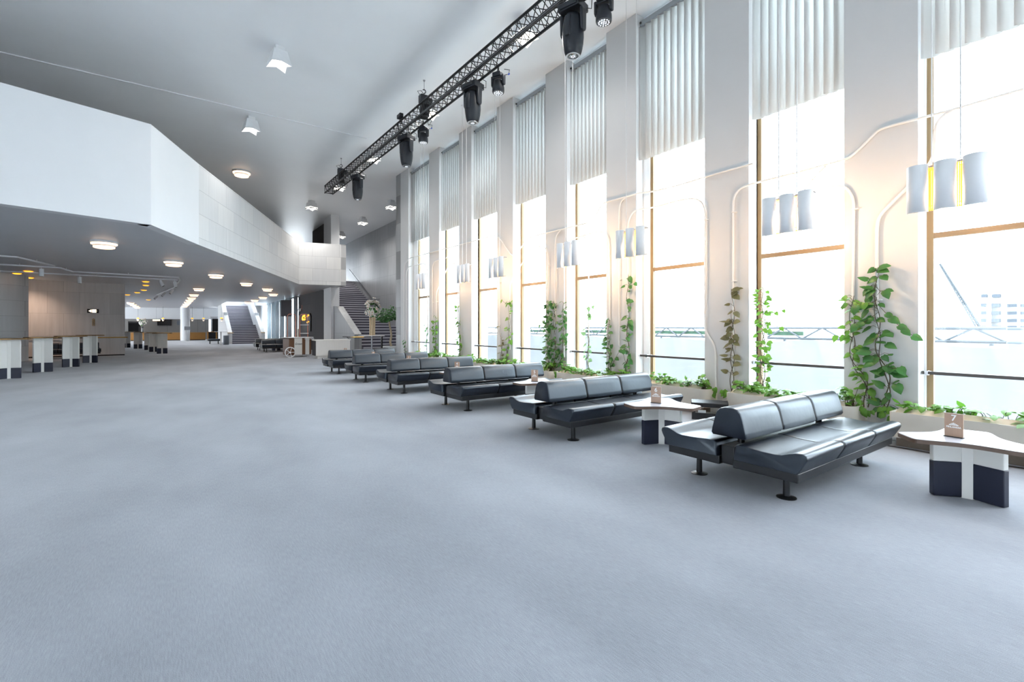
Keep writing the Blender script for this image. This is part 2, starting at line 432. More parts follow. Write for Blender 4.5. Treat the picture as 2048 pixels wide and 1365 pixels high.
# stair recess
wallseg('wall_stairs', (10.16, 48), (10.16, 17.7), 0, ZC, .25, 'conc_m', 'tall grey concrete wall on the right of the near stairs')
wallseg('wall_stairs', (WX + .001, 17.57), (10.4, 17.57), 0, ZC, .45, 'conc_m', 'narrow concrete wall end beside the last window pier')
wallseg('wall_hall', (6.95, 34.4), (6.95, 27.6), 0, ZS, .3, 'conc_d', 'dark concrete wall behind the cart')
wallseg('wall_hall', (7.1, 65), (7.1, 52), .3, ZS, .2, 'white', 'white side wall past the far stairs')
wallseg('wall_hall', (7.1, 65), (7.1, 34.4), 0, .3, .2, 'white', 'low sill wall under the curtained far windows')
# left wing
wl0 = at(28, 718); wl1 = at(250, 711); dl = (wl1 - wl0).normalized()
LW0 = wl0 - dl * 5
wallseg('wall_left', LW0, wl1, .06, ZS, .3, 'conc_w', 'concrete wall with handrail behind the standing tables')
struct(MB().bx(0, (wl1 - LW0).length - .01, .03, .28, 0, .06).build('baseboard_left', 'black', loc=LW0, rz=math.atan2(dl.y, dl.x)), 'dark skirting under the left concrete wall', 'baseboard')
ce = at(28, 660, 1.35); ce = Vector((-5.2, 27.1, 0)) + Vector((-CS, SN, 0)) * 1.25
struct(MB().lathe([(1.25, 0), (1.25, ZS)], (ce.x, ce.y, 0), 48).build('wall_curved', 'conc_l', smooth=30), 'rounded concrete column at the left edge', 'column')
wallseg('wall_left', (-14, 48), (-14, 8), 0, ZC, .3, 'white', 'far left side wall of the hall')
wallseg('wall_left', (-14, 8), (-14, -6), 0, .5, .3, 'white', 'low sill wall under the added daylight opening left of the camera')  # unseen opening added here to bring more daylight into the hall
wallseg('wall_left', (-14, 8), (-14, -6), 2.4, ZC, .3, 'white', 'upper wall over the added daylight opening left of the camera')
for k in range(7): struct(MB().bx(-14.3, -14, 6 - 2 * k - .35, 6 - 2 * k, .5, 2.4).build('wall_pier', 'pier'), 'pale pier in the added daylight opening left of the camera', 'wall pier')
wallseg('wall_back', (-14.3, -6), (7.8, -6), 0, ZC, -.3, 'white', 'wall behind the camera')
for y in (-2.1, -4.3):
    struct(MB().bx(WX, 7.8, y - .8, y, 0, ZC).build('wall_pier', 'pier', bevel=.008), 'pale wall pier behind the camera', 'wall pier')
# far end
wallseg('wall_far', (-14, 65), (7.1, 65), 2.3, ZS, .3, 'white', 'white upper part of the far end wall')
gw = MB().bx(-14, 3.3, 64.9, 65.2, 0, 2.3)
struct(gw.build('wall_far', 'grey'), 'grey panelled lower part of the far end wall', 'wall')
struct(MB().bx(*[-.62, -.6], 64.88, 64.9, 0, 2.3).bx(1.2, 1.22, 64.88, 64.9, 0, 2.3).bx(2.2, 2.22, 64.88, 64.9, 0, 2.3).bx(2.95, 2.97, 64.88, 64.9, 0, 2.3).build('trim_2', 'greydk'), 'dark joints in the grey far wall', 'trim')
d1 = MB().bx(3.45, 4.6, 62.0, 62.1, 0, 2.35)
struct(d1.build('door_1', 'black'), 'black doorway beside the far stairs', 'door')
struct(MB().bx(3.3, 3.45, 61.95, 62.15, 0, 2.6).bx(3.45, 4.6, 61.95, 62.15, 2.35, 2.6).build('trim_3', 'white'), 'white frame of the black doorway', 'trim')
struct(MB().lathe([(.42, 0), (.42, ZS)], (.95, 60.2, 0), 32).build('wall_column', 'white', smooth=30), 'round white column in front of the far bar counter', 'column')
# curtained far window
wf = thing('window_9', 'long window with grey curtains beyond the dark concrete wall', 'window', (7.05, 42, .3)); wf['kind'] = 'structure'
fr = MB()
for k in range(8): fr.bx(-.03, .05, -7.6 + k * 2.15, -7.52 + k * 2.15, 0, ZS - .3)
fr.bx(-.03, .05, -7.6, 7.6, ZS - .36, ZS - .3).build('window_frame', 'white', wf)
MB().bx(.0, .01, -7.6, 7.6, 0, ZS - .36).build('window_pane', 'glass', wf)
for k, (ua, ub) in enumerate([(536, 541), (544, 549), (552.5, 556.5), (561, 565.5), (572, 582), (589, 593.5)]):
    y1 = wl(ua, 640, 6.85).y; y0 = wl(ub, 640, 6.85).y
    n = 36; vs = []
    for i in range(n + 1):
        t = i / n; x = 6.85 + .07 * math.sin(t * PI * 2 * max(3, (y1 - y0) * 4))
        for z in (.03, ZS - .02): vs.append((x, y0 + (y1 - y0) * t, z))
    fs = [(2 * i, 2 * i + 2, 2 * i + 3, 2 * i + 1) for i in range(n)]
    c = MB().add(vs, fs).build('curtain', 'curtain', smooth=60)
    s_ = c.modifiers.new('thickness', 'SOLIDIFY'); s_.thickness = .012
    tag(c, 'grey curtain in the far window, ' + ['sixth from the dark wall, farthest', 'fifth from the dark wall', 'fourth from the dark wall', 'third from the dark wall', 'second from the dark wall, behind the hanging screen', 'nearest the dark wall'][k], 'curtain', 'curtains in the far window')

# stairs: carpeted steps with pale nosings
def staircase(name, label, x0, x1, yb, flights, rise, run):
    t = thing(name, label, 'stairs', ((x0 + x1) / 2, yb, 0)); t['kind'] = 'structure'
    cx = (x0 + x1) / 2; z = 0; y = 0; prof = [(0, 0)]; ns = []
    for cnt, land in flights:
        for k in range(cnt):
            prof += [(y, z + rise)]; ns.append((y, z + rise)); z += rise; y += run; prof += [(y, z)]
        y += land; prof[-1] = (y, z)
    pr = prof + [(y, z - .5)]
    # underside
    MB().prismx(pr + [(y, 0)], x0 - cx, x1 - cx).build('steps', 'stair', t)
    nb = MB()
    for (yy, zz) in ns: nb.bx(x0 - cx + .01, x1 - cx - .01, yy - .025, yy + .03, zz - .07, zz + .004)
    nb.build('nosing', 'nosing', t)
    return t, y, z
st, yy, zz = staircase('staircase', 'near carpeted staircase beside the flowers and the potted tree', 7.3, 10.15, 21.6, [(10, 1.2), (21, 3.0)], .149, .35)
struct(MB().bx(6.95, 7.3, 27.61, 37.5, ZS, 5.6).build('wall_stairs', 'conc_l'), 'upper parapet along the near stairs', 'wall')
pp = MB().prismx([(22.5, 0), (22.5, 1.07), (25.5, 2.5), (26.09, 2.53), (26.09, 0)], 6.95, 7.3)
struct(pp.build('wall_parapet', 'conc_m', bevel=.01), 'sloping concrete parapet at the foot of the near stairs', 'stair parapet')
st, yy, zz = staircase('staircase', 'far carpeted staircase rising into the gallery at the end of the hall', 3.95, 6.1, 45.7, [(11, 1.3), (13, 1.0)], .149, .33)
for xa, xb, lb in ((3.62, 3.95, 'left'), (6.1, 6.42, 'right')):
    q = MB().prismx([(45.6, 0), (45.6, .98), (49.3, 2.5), (49.3, 2.75), (50.2, 2.75), (53.2, 4.1), (56, 4.4), (56, 0)], xa, xb)
    struct(q.build('wall_parapet', 'conc_l', bevel=.01), '%s concrete parapet of the far stairs' % lb, 'stair parapet')

# ------------------------------------------------------------------ outside the windows
struct(MB().bx(8, 320, -220, 160, -2.6, -2.4).build('ground_outside', 'extfl'), 'pale ground outside the windows', 'ground')
ta = MB(); 
vs = []; n = 120
for i in range(n + 1):
    y = 1 + i * 36 / n
    for z, b in ((-2.4, .02), (-1, .06), (.2, .05), (1.02 + .04 * math.sin(i * .9), 0)):
        vs.append((14 + b * math.sin(i * 1.7 + z * 3) * 1.3, y, z))
fs = [(4 * i + k, 4 * i + 4 + k, 4 * i + 5 + k, 4 * i + 1 + k) for i in range(n) for k in range(3)]
o = ta.add(vs, fs).build('tarpaulin_fence', 'ext', smooth=80); o.modifiers.new('t', 'SOLIDIFY').thickness = .02
tag(o, 'long pale tarpaulin fence outside along the windows', 'fence')
sb = thing('scaffold_beam', 'pale grey lattice beam along the top of the tarpaulin fence outside', 'scaffold', (14.35, 18, 1.08))
MB().tube([(0, -16, 0), (0, 17, 0)], .035).tube([(0, -16, .3), (0, 17, .3)], .035).build('beam_chord', 'extg', sb)
d = MB()
for i in range(33): d.cyl((0, -16 + i, .0), (0, -15.5 + i, .3), .025, n=6).cyl((0, -15.5 + i, .3), (0, -15 + i, 0), .025, n=6)
d.build('beam_lacing', 'extg', sb)
MB().bx(.05, .1, -12, 1, .08, .2).build('green_netting', 'netgreen', sb)
for k in range(8):
    y = 2.2 + k * 4.2
    tag(MB().cyl((14.2, y, -2.4), (14.2, y, 1.05), .04).cyl((14.2, y, 1.0), (14.2, y + 3.2, -2.3), .03).build('scaffold_pole', 'extg', smooth=40),
        'braced scaffold pole behind the tarpaulin outside', 'scaffold', 'scaffold poles behind the tarpaulin')
tag(MB().tube([(22, -14, .2), (22, 6, .2)], .05).tube([(22, -14, .9), (22, 6, .9)], .05).tube([(22, -14, 1.35), (22, 6, 1.35)], .05)
    .bx(21.9, 22.1, -14, 6, -2.4, -.6).build('site_railing', 'extg'), 'long pale railing outside the nearest window', 'railing')
# leaning lattice boom
a = wl(1878, 528, 50); b = wl(1956, 662, 50)
boom = thing('crane_boom', 'pale lattice boom leaning outside the nearest window', 'crane', b)
bb = MB(); bl = MB(); off = Vector((0, -.28, 0))
for o_ in (Vector((0, 0, 0)), off, Vector((.3, -.12, 0))): bb.tube([a - b + o_ * .3, Vector((0, 0, 0)) + o_], .045, 6)
for i in range(14):
    t0 = i / 14; t1 = (i + 1) / 14
    p = (a - b) * t0; q = (a - b) * t1
    bl.cyl(p, q + off * (1 - .7 * t1), .03, n=5); bl.cyl(p + off * (1 - .7 * t0), q, .03, n=5)
bb.build('boom_chord', 'boom', boom); bl.build('boom_lacing', 'boom', boom)
MB().cyl((0, -.2, -2.4 - b.z), (0, -.2, .3), .6, n=10).build('crane_foot', 'extg', boom, smooth=40)
# white apartment block far away
ap = thing('apartment_building', 'white apartment block with rows of grey windows, far outside the nearest window', 'building', (100, 2, -2.4))
tp = wl(2000, 583, 100).z + 2.4
MB().bx(0, 14, -40, 13.4, 0, tp).build('wall', 'facade', ap)
MB().bx(-1, 13, 13.4, 16.5, 0, tp - 1.6).build('wall', 'facade', ap)
for v in (592, 611, 626, 641, 655):
    for ua, ub in ((1965, 1976), (1986, 2002), (2014, 2034), (2041, 2060)):
        if v < 600 and ua > 1990: continue
        p = wl(ua, v + 4, 100); q = wl(ub, v - 3, 100)
        MB().bx(-1.06 if p.y > 15.3 else -.06, .1, q.y - 2, p.y - 2, p.z + 2.4, q.z + 2.4).build('window', 'extwin', ap)

# ------------------------------------------------------------------ vertical blinds
BL = ['right edge of the picture', 'second from the picture\'s right', 'third from the picture\'s right', 'fourth from the picture\'s right', 'fifth from the picture\'s right', 'third from the far wall', 'second from the far wall', 'nearest the far concrete wall']
for i in range(8):
    y0, y1 = prev[i] + .01, PIERS[i][1] - .02
    t = thing('vertical_blind', 'half length white vertical blind in the window ' + BL[i], 'blind', (7.36, (y0 + y1) / 2, 4.63), group='vertical blinds in the tall windows')
    h = (y1 - y0) / 2
    MB().bx(-.05, .05, -h, h, 2.58, 2.68).build('headrail', 'rail', t, bevel=.01)
    MB().cyl((-.055, h - .03, 2.63), (-.075, h - .03, 2.63), .018, n=12).build('rail_end', 'black', t)
    vn = MB(); k = 10; pw = 2 * h / k
    for j in range(k):
        yc = -h + pw * (j + .5); vs = []
        for s in range(7):
            u = s / 6 - .5
            x = .03 * math.cos(u * PI) - .02 - u * .06; y = yc + u * pw * 1.28
            vs += [(x, y, 0), (x, y, 2.58)]
        vn.add(vs, [(2 * s, 2 * s + 2, 2 * s + 3, 2 * s + 1) for s in range(6)])
    o = vn.build('vanes', 'vane', t, smooth=60); o.modifiers.new('t', 'SOLIDIFY').thickness = .002

# ------------------------------------------------------------------ benches
def bench_proto():
    t = thing('bench', '', 'bench', group='black leather benches in a row along the windows')
    L2 = 1.075
    fr = MB().bx(-L2 + .02, L2 - .02, -.58, -.06, .2, .275).bx(-L2 + .02, L2 - .02, .06, .58, .2, .275)
    fr.bx(-L2 + .05, L2 - .05, -.06, .06, .21, .37)
    fr.build('frame', 'bmetal', t, bevel=.008)
    for sx in (-.84, .73):
        for sy in (-.4, .39):
            MB().cyl((sx, sy, .012), (sx, sy, .205), .027, .024, n=16).lathe([(.075, 0), (.075, .006), (.05, .012), (.03, .018)], (sx, sy, 0), 20).build('leg', 'bmetal', t, smooth=40)
    prof = [(.075, .272), (.575, .272), (.592, .285), (.642, .375), (.652, .4), (.645, .425), (.618, .438), (.575, .438), (.53, .425), (.47, .402), (.42, .395), (.3, .398), (.15, .41), (.1, .405), (.08, .385)]
    cy = sum(p[0] for p in prof) / len(prof); cz = .35
    def cushion(name, prof, cy, cz, x0, x1, sg, par):
        rings = []; w = x1 - x0
        for x, sh in ((x0, .055), (x0 + .006, .018), (x0 + .02, 0), (x0 + w * .3, -.008), (x0 + w * .7, -.008), (x1 - .02, 0), (x1 - .006, .018), (x1, .055)):
            rings.append([(x, sg * (cy + (y - cy) * (1 - sh * .6)), cz + (z - cz) * (1 - sh)) for y, z in prof])
        return MB().loft(rings).build(name, 'leather', par, smooth=50)
    seg = [(-L2, -.37), (-.345, .345), (.37, L2)]
    for sg in (-1, 1):
        for a, b in seg:
            cushion('seat_cushion', prof, cy, cz, a, b, sg, t)
        for x in (-.3575, .3575):
            MB().loft([[(x + dx, sg * (cy + (y - cy) * .985), cz + (z - cz) * .96) for y, z in prof] for dx in (-.012, .012)]).build('seat_seam', 'seam', t, smooth=50)
    bp = [(-.145, .445), (.145, .445), (.158, .462), (.152, .5), (.125, .61), (.105, .66), (.075, .69), (.03, .702), (-.03, .702), (-.075, .69), (-.105, .66), (-.125, .61), (-.152, .5), (-.158, .462)]
    for a, b in ((-1.02, -.36), (-.335, .335), (.36, 1.02)):
        cushion('backrest_cushion', bp, 0, .57, a, b, 1, t)
    for x in (-.3475, .3475): MB().loft([[(x + dx, y * .97, .57 + (z - .57) * .965) for y, z in bp] for dx in (-.013, .013)]).build('backrest_seam', 'seam', t, smooth=50)
    for x in (-.8, .8): MB().cyl((x, 0, .3), (x, 0, .46), .03, n=14).build('backrest_post', 'bmetal', t, smooth=40)
    return t
bp0 = bench_proto()
SPOT = [(4.93, 2.23, 'nearest and largest black leather bench of the window row, beside table 7'),
        (4.87, 4.71, 'black leather bench second from the camera, behind table 6'),
        (4.85, 7.26, 'black leather bench third from the camera, between tables 5 and 4'),
        (4.81, 9.86, 'black leather bench fourth from the camera in the window row'),
        (4.81, 12.33, 'black leather bench fifth from the camera, second from the far end of the window row'),
        (4.85, 14.87, 'farthest black leather bench of the window row, in front of the pale counter')]
FARB = [(5.05, 29.9, 'unlit black bench beyond the cart, nearer of the two', 0), (5.05, 32.4, 'unlit black bench beyond the cart, farther of the two', 0),
        (-3.85, 28.9, 'black bench along the concrete wall behind the standing tables', math.atan2(dl.y, dl.x))]
for i, (x, y, lb) in enumerate(SPOT):
    b = bp0 if i == 0 else copy_tree(bp0)
    b.location = (x, y, 0); b['label'] = lb
for x, y, lb, rz in FARB:
    b = copy_tree(bp0); b.location = (x, y, 0); b.rotation_euler = (0, 0, rz); b['label'] = lb; b['group'] = 'black benches deeper in the hall'

# ------------------------------------------------------------------ lobed tables
def lobed(r0=.46, r1=.24, n=10):
    pts = []
    for k in range(3):
        c = 2 * PI * k / 3
        ctrl = [(r1, -PI / 3 + .0), (r0 * .93, -.36), (r0, -.27), (r0 * 1.0, .27), (r0 * .93, .36)]
        for r, a in ctrl: pts.append(Vector((r * math.cos(c + a), r * math.sin(c + a), 0)))
    out = []; m = len(pts)
    for i in range(m):
        a, b, c = pts[i - 1], pts[i], pts[(i + 1) % m]
        rd = .16 if i % 5 == 0 else .06
        p = b + (a - b).normalized() * min(rd, (a - b).length * .48); q = b + (c - b).normalized() * min(rd, (c - b).length * .48)
        for k in range(5):
            t = k / 4; w = p * (1 - t) ** 2 + b * 2 * t * (1 - t) + q * t * t; out.append((w.x, w.y))
    return out
LOB = lobed()
def table_proto(h, name, cat, topmat, edgemat, grp):
    t = thing(name, '', cat, group=grp)
    ins = [(x * .985, y * .985) for x, y in LOB]
    MB().prism(LOB, h - .034, h - .003).build('edge_band', edgemat, t, smooth=35)
    MB().prism(ins, h - .03, h).build('tabletop', topmat, t, smooth=35)
    MB().prism([(.065 * math.cos(2 * PI * k / 6 + PI / 6), .065 * math.sin(2 * PI * k / 6 + PI / 6)) for k in range(6)], 0, h - .034).build('core_post', 'cream', t)
    for k in range(3):
        a = 2 * PI * k / 3
        def fin(z0, z1, th, r, n, m):
            o = MB().bx(.05, r, -th / 2, th / 2, z0, z1).build(n, m, t, bevel=.006); o.rotation_euler = (0, 0, a)
        fin(.29, h - .034, .056, .25, 'fin', 'cream')
        fin(.004, .29, .06, .252, 'base_panel', 'navy')
    return t
lt0 = table_proto(.485, 'side_table', 'table', 'tabtop', 'ply', 'low lobed tables between the benches')
st0 = table_proto(1.1, 'standing_table', 'table', 'darktop', 'edgeb', 'tall lobed tables in the left wing')
TBL = [(5.31, .965, '7', 'at the right edge'), (4.78, 3.57, '6', 'beside the nearest bench'),
       (5.0, 6.2, '5', 'mostly hidden behind the second bench'), (4.83, 8.57, '4', 'hidden behind the third bench'),
       (4.85, 11.1, '3', 'hidden behind the fourth bench'), (4.82, 13.6, '2', 'hidden behind the fifth bench'), (4.83, 16.4, '1', 'hidden behind the farthest bench')]
for i, (x, y, n, lb) in enumerate(TBL):
    t = lt0 if i == 0 else copy_tree(lt0)
    t.location = (x, y, 0); t.rotation_euler = (0, 0, math.atan2(-y, -x) + PI / 3 + (0 if i == 0 else .06))
    t['label'] = 'low lobed table with number %s card, %s' % (n, lb)
    s = thing('number_sign', 'wooden card numbered %s standing on a low lobed table' % n, 'table sign', (x - .06 + .02 * (i == 0), y + (.075 if i == 0 else .03), .485), -PI / 2 + (-.12 if i == 0 else .35 if i == 1 else .5), 'wooden number cards on the low tables')
    MB().bx(-.062, .062, -.022, .022, 0, .006).build('sign_foot', 'black', s)
    MB().bx(-.06, .06, -.004, .004, .006, .198).build('card', 'signwood', s)
    if True:
        text(n, .07, .0008, 'bwhite', 'number', s, (0, -.0052, .137), bold=.001)
        text('FINLANDIA', .0185, .0008, 'bwhite', 'lettering', s, (0, -.0052, .078), bold=.0006)
        em = MB()
        for k, (hx, hz) in enumerate([(-.026, .006), (-.018, .012), (-.009, .017), (0, .021), (.009, .016), (.018, .011), (.026, .006)]):
            em.bx(hx - .0032, hx + .0032, -.0052, -.004, .1, .1 + hz)
        em.bx(-.032, .032, -.0052, -.004, .097, .0992).build('emblem', 'bwhite', s)
ST = [(-3.66, 18.42, 'cut by the left edge of the picture', .1), (-3.35, 20.55, 'second from the left edge', .12), (-2.95, 22.6, 'third from the left edge', -.1), (-2.66, 24.8, 'fourth from the left edge', -.25),
      (-2.66, 41.7, 'just past the end of the concrete wall, farthest', 0), (-1.92, 39.3, 'second beyond the concrete wall', .1), (-1.28, 36.7, 'third beyond the concrete wall', .15), (-.92, 33.8, 'fourth beyond the concrete wall, half hidden', -.05), (-.52, 31.15, 'largest beyond the concrete wall, rightmost', .1)]
for i, (x, y, lb, da) in enumerate(ST):
    t = st0 if i == 0 else copy_tree(st0)
    t.location = (x, y, 0); t.rotation_euler = (0, 0, math.atan2(-y, -x) + PI / 3 + da)
    t['label'] = 'tall white standing table with dark foot, ' + lb

# ------------------------------------------------------------------ planters
PLN = [(1778, None), (1452, 1710), (1292, 1413), (1112, 1250), (1010, 1090), (935, 993), (875, 922), (826, 865)]
PLY = []
XF = 6.87
for i, (uf, un) in enumerate(PLN):
    yf = wl(uf, 700, XF).y; yn = wl(un, 700, XF).y if un else -.3
    if i > 1: yn = yf - 1.78 if i > 3 else yn
    PLY.append((yn, yf))
PLY[0] = (-.2, PLY[0][1])
for i, (yn, yf) in enumerate(PLY):
    nm = ['at the right edge behind table 7', 'behind the nearest bench', 'behind the second bench and table 6', 'behind table 5', 'behind the third bench', 'behind the fourth bench', 'behind the fifth bench', 'at the far end of the window row'][i]
    t = thing('planter', 'long beige window planter ' + nm, 'planter', (XF, yn, 0), group='beige planters under the windows')
    L = yf - yn; d = 7.15 - XF; r = .13
    def outline(g=0.0, z=0):
        pts = [(d - g if g else d, g), ]
        pts = [(d - g, g)]
        for k in range(7):
            a = PI / 2 * k / 6; pts.append((r - (r - g) * math.sin(a), r - (r - g) * math.cos(a)))
        pts += [(g, L - .02 - g), (g + .02, L - g), (d - g, L - g)]
        return pts
    o1, o2 = outline(), outline(.018)
    n = len(o1); vs = [(x, y, .11) for x, y in o1] + [(x, y, .404) for x, y in o1] + [(x, y, .404) for x, y in o2] + [(x, y, .33) for x, y in o2]
    fs = [tuple(range(n))]
    for q in range(3): fs += [(q * n + k, q * n + (k + 1) % n, (q + 1) * n + (k + 1) % n, (q + 1) * n + k) for k in range(n)]
    MB().add(vs, fs).build('planter_box', 'planter', t, smooth=40)
    MB().bx(.07, d - .01, .1, L - .05, 0, .11).build('plinth', 'plinth', t)
    MB().prism(outline(.019), .33, .385).build('soil', 'soil', t)
    li = MB(); li.add([(.03, .12, .39), (.085, .14, .455), (.085, L - .08, .455), (.03, L - .04, .39), (.045, .12, .388), (.1, .14, .45), (.1, L - .08, .45), (.045, L - .04, .388)],
                      [(0, 1, 2, 3), (7, 6, 5, 4), (0, 4, 5, 1), (1, 5, 6, 2), (2, 6, 7, 3), (3, 7, 4, 0)])
    li.build('wood_liner', 'liner', t)
    # low pothos filling the planter
    rg = random.Random(30 + i); lv = MB(); sm = MB()
    dens = int(L * (125 if i else 60))
    for k in range(dens):
        y = rg.uniform(.05, L - .1); edge = max(0, 1 - min(y, L - y) / .35)
        if i == 0 and y < .9 and rg.random() < .5: continue
        p0 = Vector((rg.uniform(.1, d - .02), y, .38))
        hgt = rg.uniform(.05, .15) + edge * rg.uniform(0, .18)
        p1 = p0 + Vector((rg.uniform(-.1, .03), rg.uniform(-.09, .09), hgt))
        if p1.x > d - .04: p1.x = d - .04
        sm.tube([p0, (p0 + p1) / 2 + Vector((rg.uniform(-.02, .02), 0, .02)), p1], .0035, 4)
        dr = Vector((rg.uniform(-1, .1), rg.uniform(-1, 1), rg.uniform(-.5, .3))); nr = Vector((rg.uniform(-.5, .2), rg.uniform(-.3, .3), 1))
        lv.leaf(p1, dr, nr, rg.uniform(.065, .115))
    for e in (0, 1):                     # a few shoots hanging over the ends
        for k in range(9):
            y = .05 + rg.uniform(0, .2) if e == 0 else L - rg.uniform(0, .15)
            p1 = Vector((rg.uniform(.12, d - .05), y + (-.12 if e == 0 else .1) * rg.random(), .40 - .12 * rg.random()))
            lv.leaf(p1 + Vector((0, (-.1 if e == 0 else .09), .03)), Vector((-.4, -.6 if e == 0 else .6, -.8)), Vector((-1, 0, .5)), rg.uniform(.06, .1))
    g = thing('trailing_plant', 'low green leafy plants in the planter ' + nm, 'plant', (XF, yn, 0), group='low plants in the window planters')
    lv.build('foliage', 'leaf', g, smooth=60); sm.build('stems', 'stem', g)

# ------------------------------------------------------------------ wall conduits (traced on the plane just in front of the piers)
PXW = WX - .035
PIPES = [
 ('long pipe crossing the nearest windows and dropping on the second pier', .016, [(2048, 178), (1902, 221), (1780, 252), (1757, 260), (1747, 270), (1709, 308), (1693, 319), (1603, 343), (1492, 371), (1476, 381), (1467, 396), (1466.5, 420), (1466, 800)], [425, 563]),
 ('pipe dropping beside the nearest lamp to the big vine', .019, [(1903, 221), (1879, 237), (1870, 257), (1869, 308), (1856, 335), (1796, 394), (1762, 428), (1754, 446), (1753.5, 505), (1755, 708), (1775, 745), (1775, 840)], [600]),
 ('short branch pipe above the second lamp', .013, [(1652, 333), (1632, 351), (1604, 387)], []),
 ('arched pipe over the second window', .016, [(1604, 387), (1668, 372), (1690, 373), (1701, 385), (1708, 402), (1705, 720), (1730, 760), (1734, 840)], [419]),
 ('long wavy pipe running across the far windows', .014, [(1507, 327), (1441, 345), (1350, 373), (1305, 383.5), (1280, 386), (1214, 404), (1204, 407.5), (1185, 444), (1089.6, 467), (1055, 476), (1036, 505), (1025, 514), (1015, 500), (1000.5, 478), (989.5, 470.5), (918.7, 490.5), (818, 517), (808.5, 530), (807, 704)], []),
 ('arched pipe over the third window', .015, [(1256, 745), (1256, 445), (1263.7, 426), (1275, 419), (1305, 416), (1354, 402), (1386, 396.5), (1402, 402), (1410, 418), (1409.5, 663), (1431, 692), (1432.5, 800)], [440, 640]),
 ('pipe with a curved top on the third pier', .013, [(1252, 394), (1240, 405), (1238, 427), (1238.5, 692)], [560]),
 ('arched pipe over the fourth window', .014, [(1128.5, 715), (1128.5, 497), (1131, 486), (1140, 480), (1194.5, 463), (1211, 466), (1218, 481), (1219.5, 640)], [500, 622]),
 ('straight pipe standing in front of the fourth window', .014, [(1160, 473), (1170, 474), (1177.5, 484), (1177, 740)], []),
 ('pipe with a curved top on the fourth pier', .013, [(1122, 459), (1111.5, 472), (1110, 490), (1110, 667)], [610]),
 ('arched pipe over the fifth window', .014, [(1020, 700), (1020, 574), (1023, 562), (1044.5, 527), (1059, 499), (1085.5, 491.7), (1093, 499), (1096, 517.5), (1095, 610)], [530]),
 ('straight pipe on the fifth pier behind a lamp', .013, [(999, 475), (999, 660)], [565]),
 ('branch pipe at the seventh window', .013, [(903, 494.7), (894.5, 516), (869, 523), (865, 532), (864.7, 640)], [605]),
 ('arched pipe over the sixth and seventh windows', .014, [(873, 660), (873, 585), (880, 569), (897, 532), (909, 526), (915.7, 533), (916.5, 669)], [604]),
 ('arched pipe over the farthest window', .014, [(812, 704), (812.5, 545), (817, 534), (849, 527), (854.7, 534), (856, 669)], [600]),
]
for k, (lb, r, px, clips) in enumerate(PIPES):
    pts = [wl(u, v, PXW) for u, v in px]
    o = pts[0].copy()
    t = thing('wall_conduit', 'white ' + lb, 'pipe', o, group='white conduits on the window wall')
    MB().tube([p - o for p in smooth_path(pts, .14)], r, 10).build('conduit', 'pipe', t, smooth=60)
    for v in clips:
        for (u0, v0), (u1, v1) in zip(px, px[1:]):
            if min(v0, v1) <= v <= max(v0, v1) and abs(v1 - v0) > 60:
                u = u0 + (u1 - u0) * (v - v0) / (v1 - v0); p = wl(u, v, PXW) - o
                MB().bx(p.x - r - .004, p.x + .036, p.y - .05, p.y + r + .004, p.z - .008, p.z + .008).build('pipe_clip', 'pipe', t, bevel=.003)
                break

# ------------------------------------------------------------------ climbing vines
def vine(name, label, px, n, size, m, spread, seed, shoots=(), X=PXW - .03, out=.05):
    rg = random.Random(seed)
    path = smooth_path([wl(u, v, X) for u, v in px], .1)
    base = path[0].copy()
    t = thing(name, label, 'climbing plant', base, group='vines climbing the white conduits')
    # resample
    seg = [(path[i + 1] - path[i]).length for i in range(len(path) - 1)]; tot = sum(seg)
    def pos(s):
        s = max(0, min(tot - 1e-5, s)); i = 0
        while i < len(seg) - 1 and s > seg[i]: s -= seg[i]; i += 1
        return path[i].lerp(path[i + 1], s / max(seg[i], 1e-6))
    st = MB(); lv = MB()
    for w in range(2):
        ph = rg.uniform(0, 6); q = []
        for k in range(40):
            s = tot * k / 39 * (1 if w == 0 else .8); p = pos(s)
            q.append(p - base + Vector((-.012 * (1 + math.cos(s * 9 + ph)), .03 * math.sin(s * 9 + ph), 0)))
        st.tube(q, [.0065 * (1 - .5 * k / 39) for k in range(40)], 6)
    def put(p, sz):
        side = rg.choice((-1, 1)); 
        d = Vector((-rg.uniform(.1, .9) * out * 12, side * rg.uniform(.25, 1), rg.uniform(-.9, .35)))
        tip = p + Vector((-rg.uniform(.1, 1) * out, side * rg.uniform(.02, 1) * spread, rg.uniform(-.03, .06)))
        st.tube([p, (p + tip) / 2 + Vector((-.01, 0, .02)), tip], .0028, 4)
        nr = Vector((-rg.uniform(.2, 1), rg.uniform(-.4, .4), rg.uniform(.3, 1)))
        lv.leaf(tip, d, nr, sz * rg.uniform(.65, 1.2))
    for k in range(n):
        s = tot * (rg.random() ** 1.15); put(pos(s) - base, size)
    for u0, v0, u1, v1, c in shoots:
        a = wl(u0, v0, X) - base; b = wl(u1, v1, X - .12) - base
        mid = (a + b) / 2 + Vector((-.04, 0, -.05)); q = [a * (1 - s) ** 2 + mid * 2 * s * (1 - s) + b * s * s for s in [j / 8 for j in range(9)]]
        st.tube(q, .0035, 5)
        for j in range(c):
            p = q[min(8, 2 + int(j * 6 / max(1, c - 1)) if c > 1 else 8)]
            lv.leaf(p + Vector((-.01, 0, 0)), Vector((-.3, (b - a).y * 3 + rg.uniform(-.5, .5), -.7)), Vector((-1, 0, .6)), size * rg.uniform(.75, 1.05))
    st.build('stem', 'stem', t, smooth=60); lv.build('foliage', m, t, smooth=60)
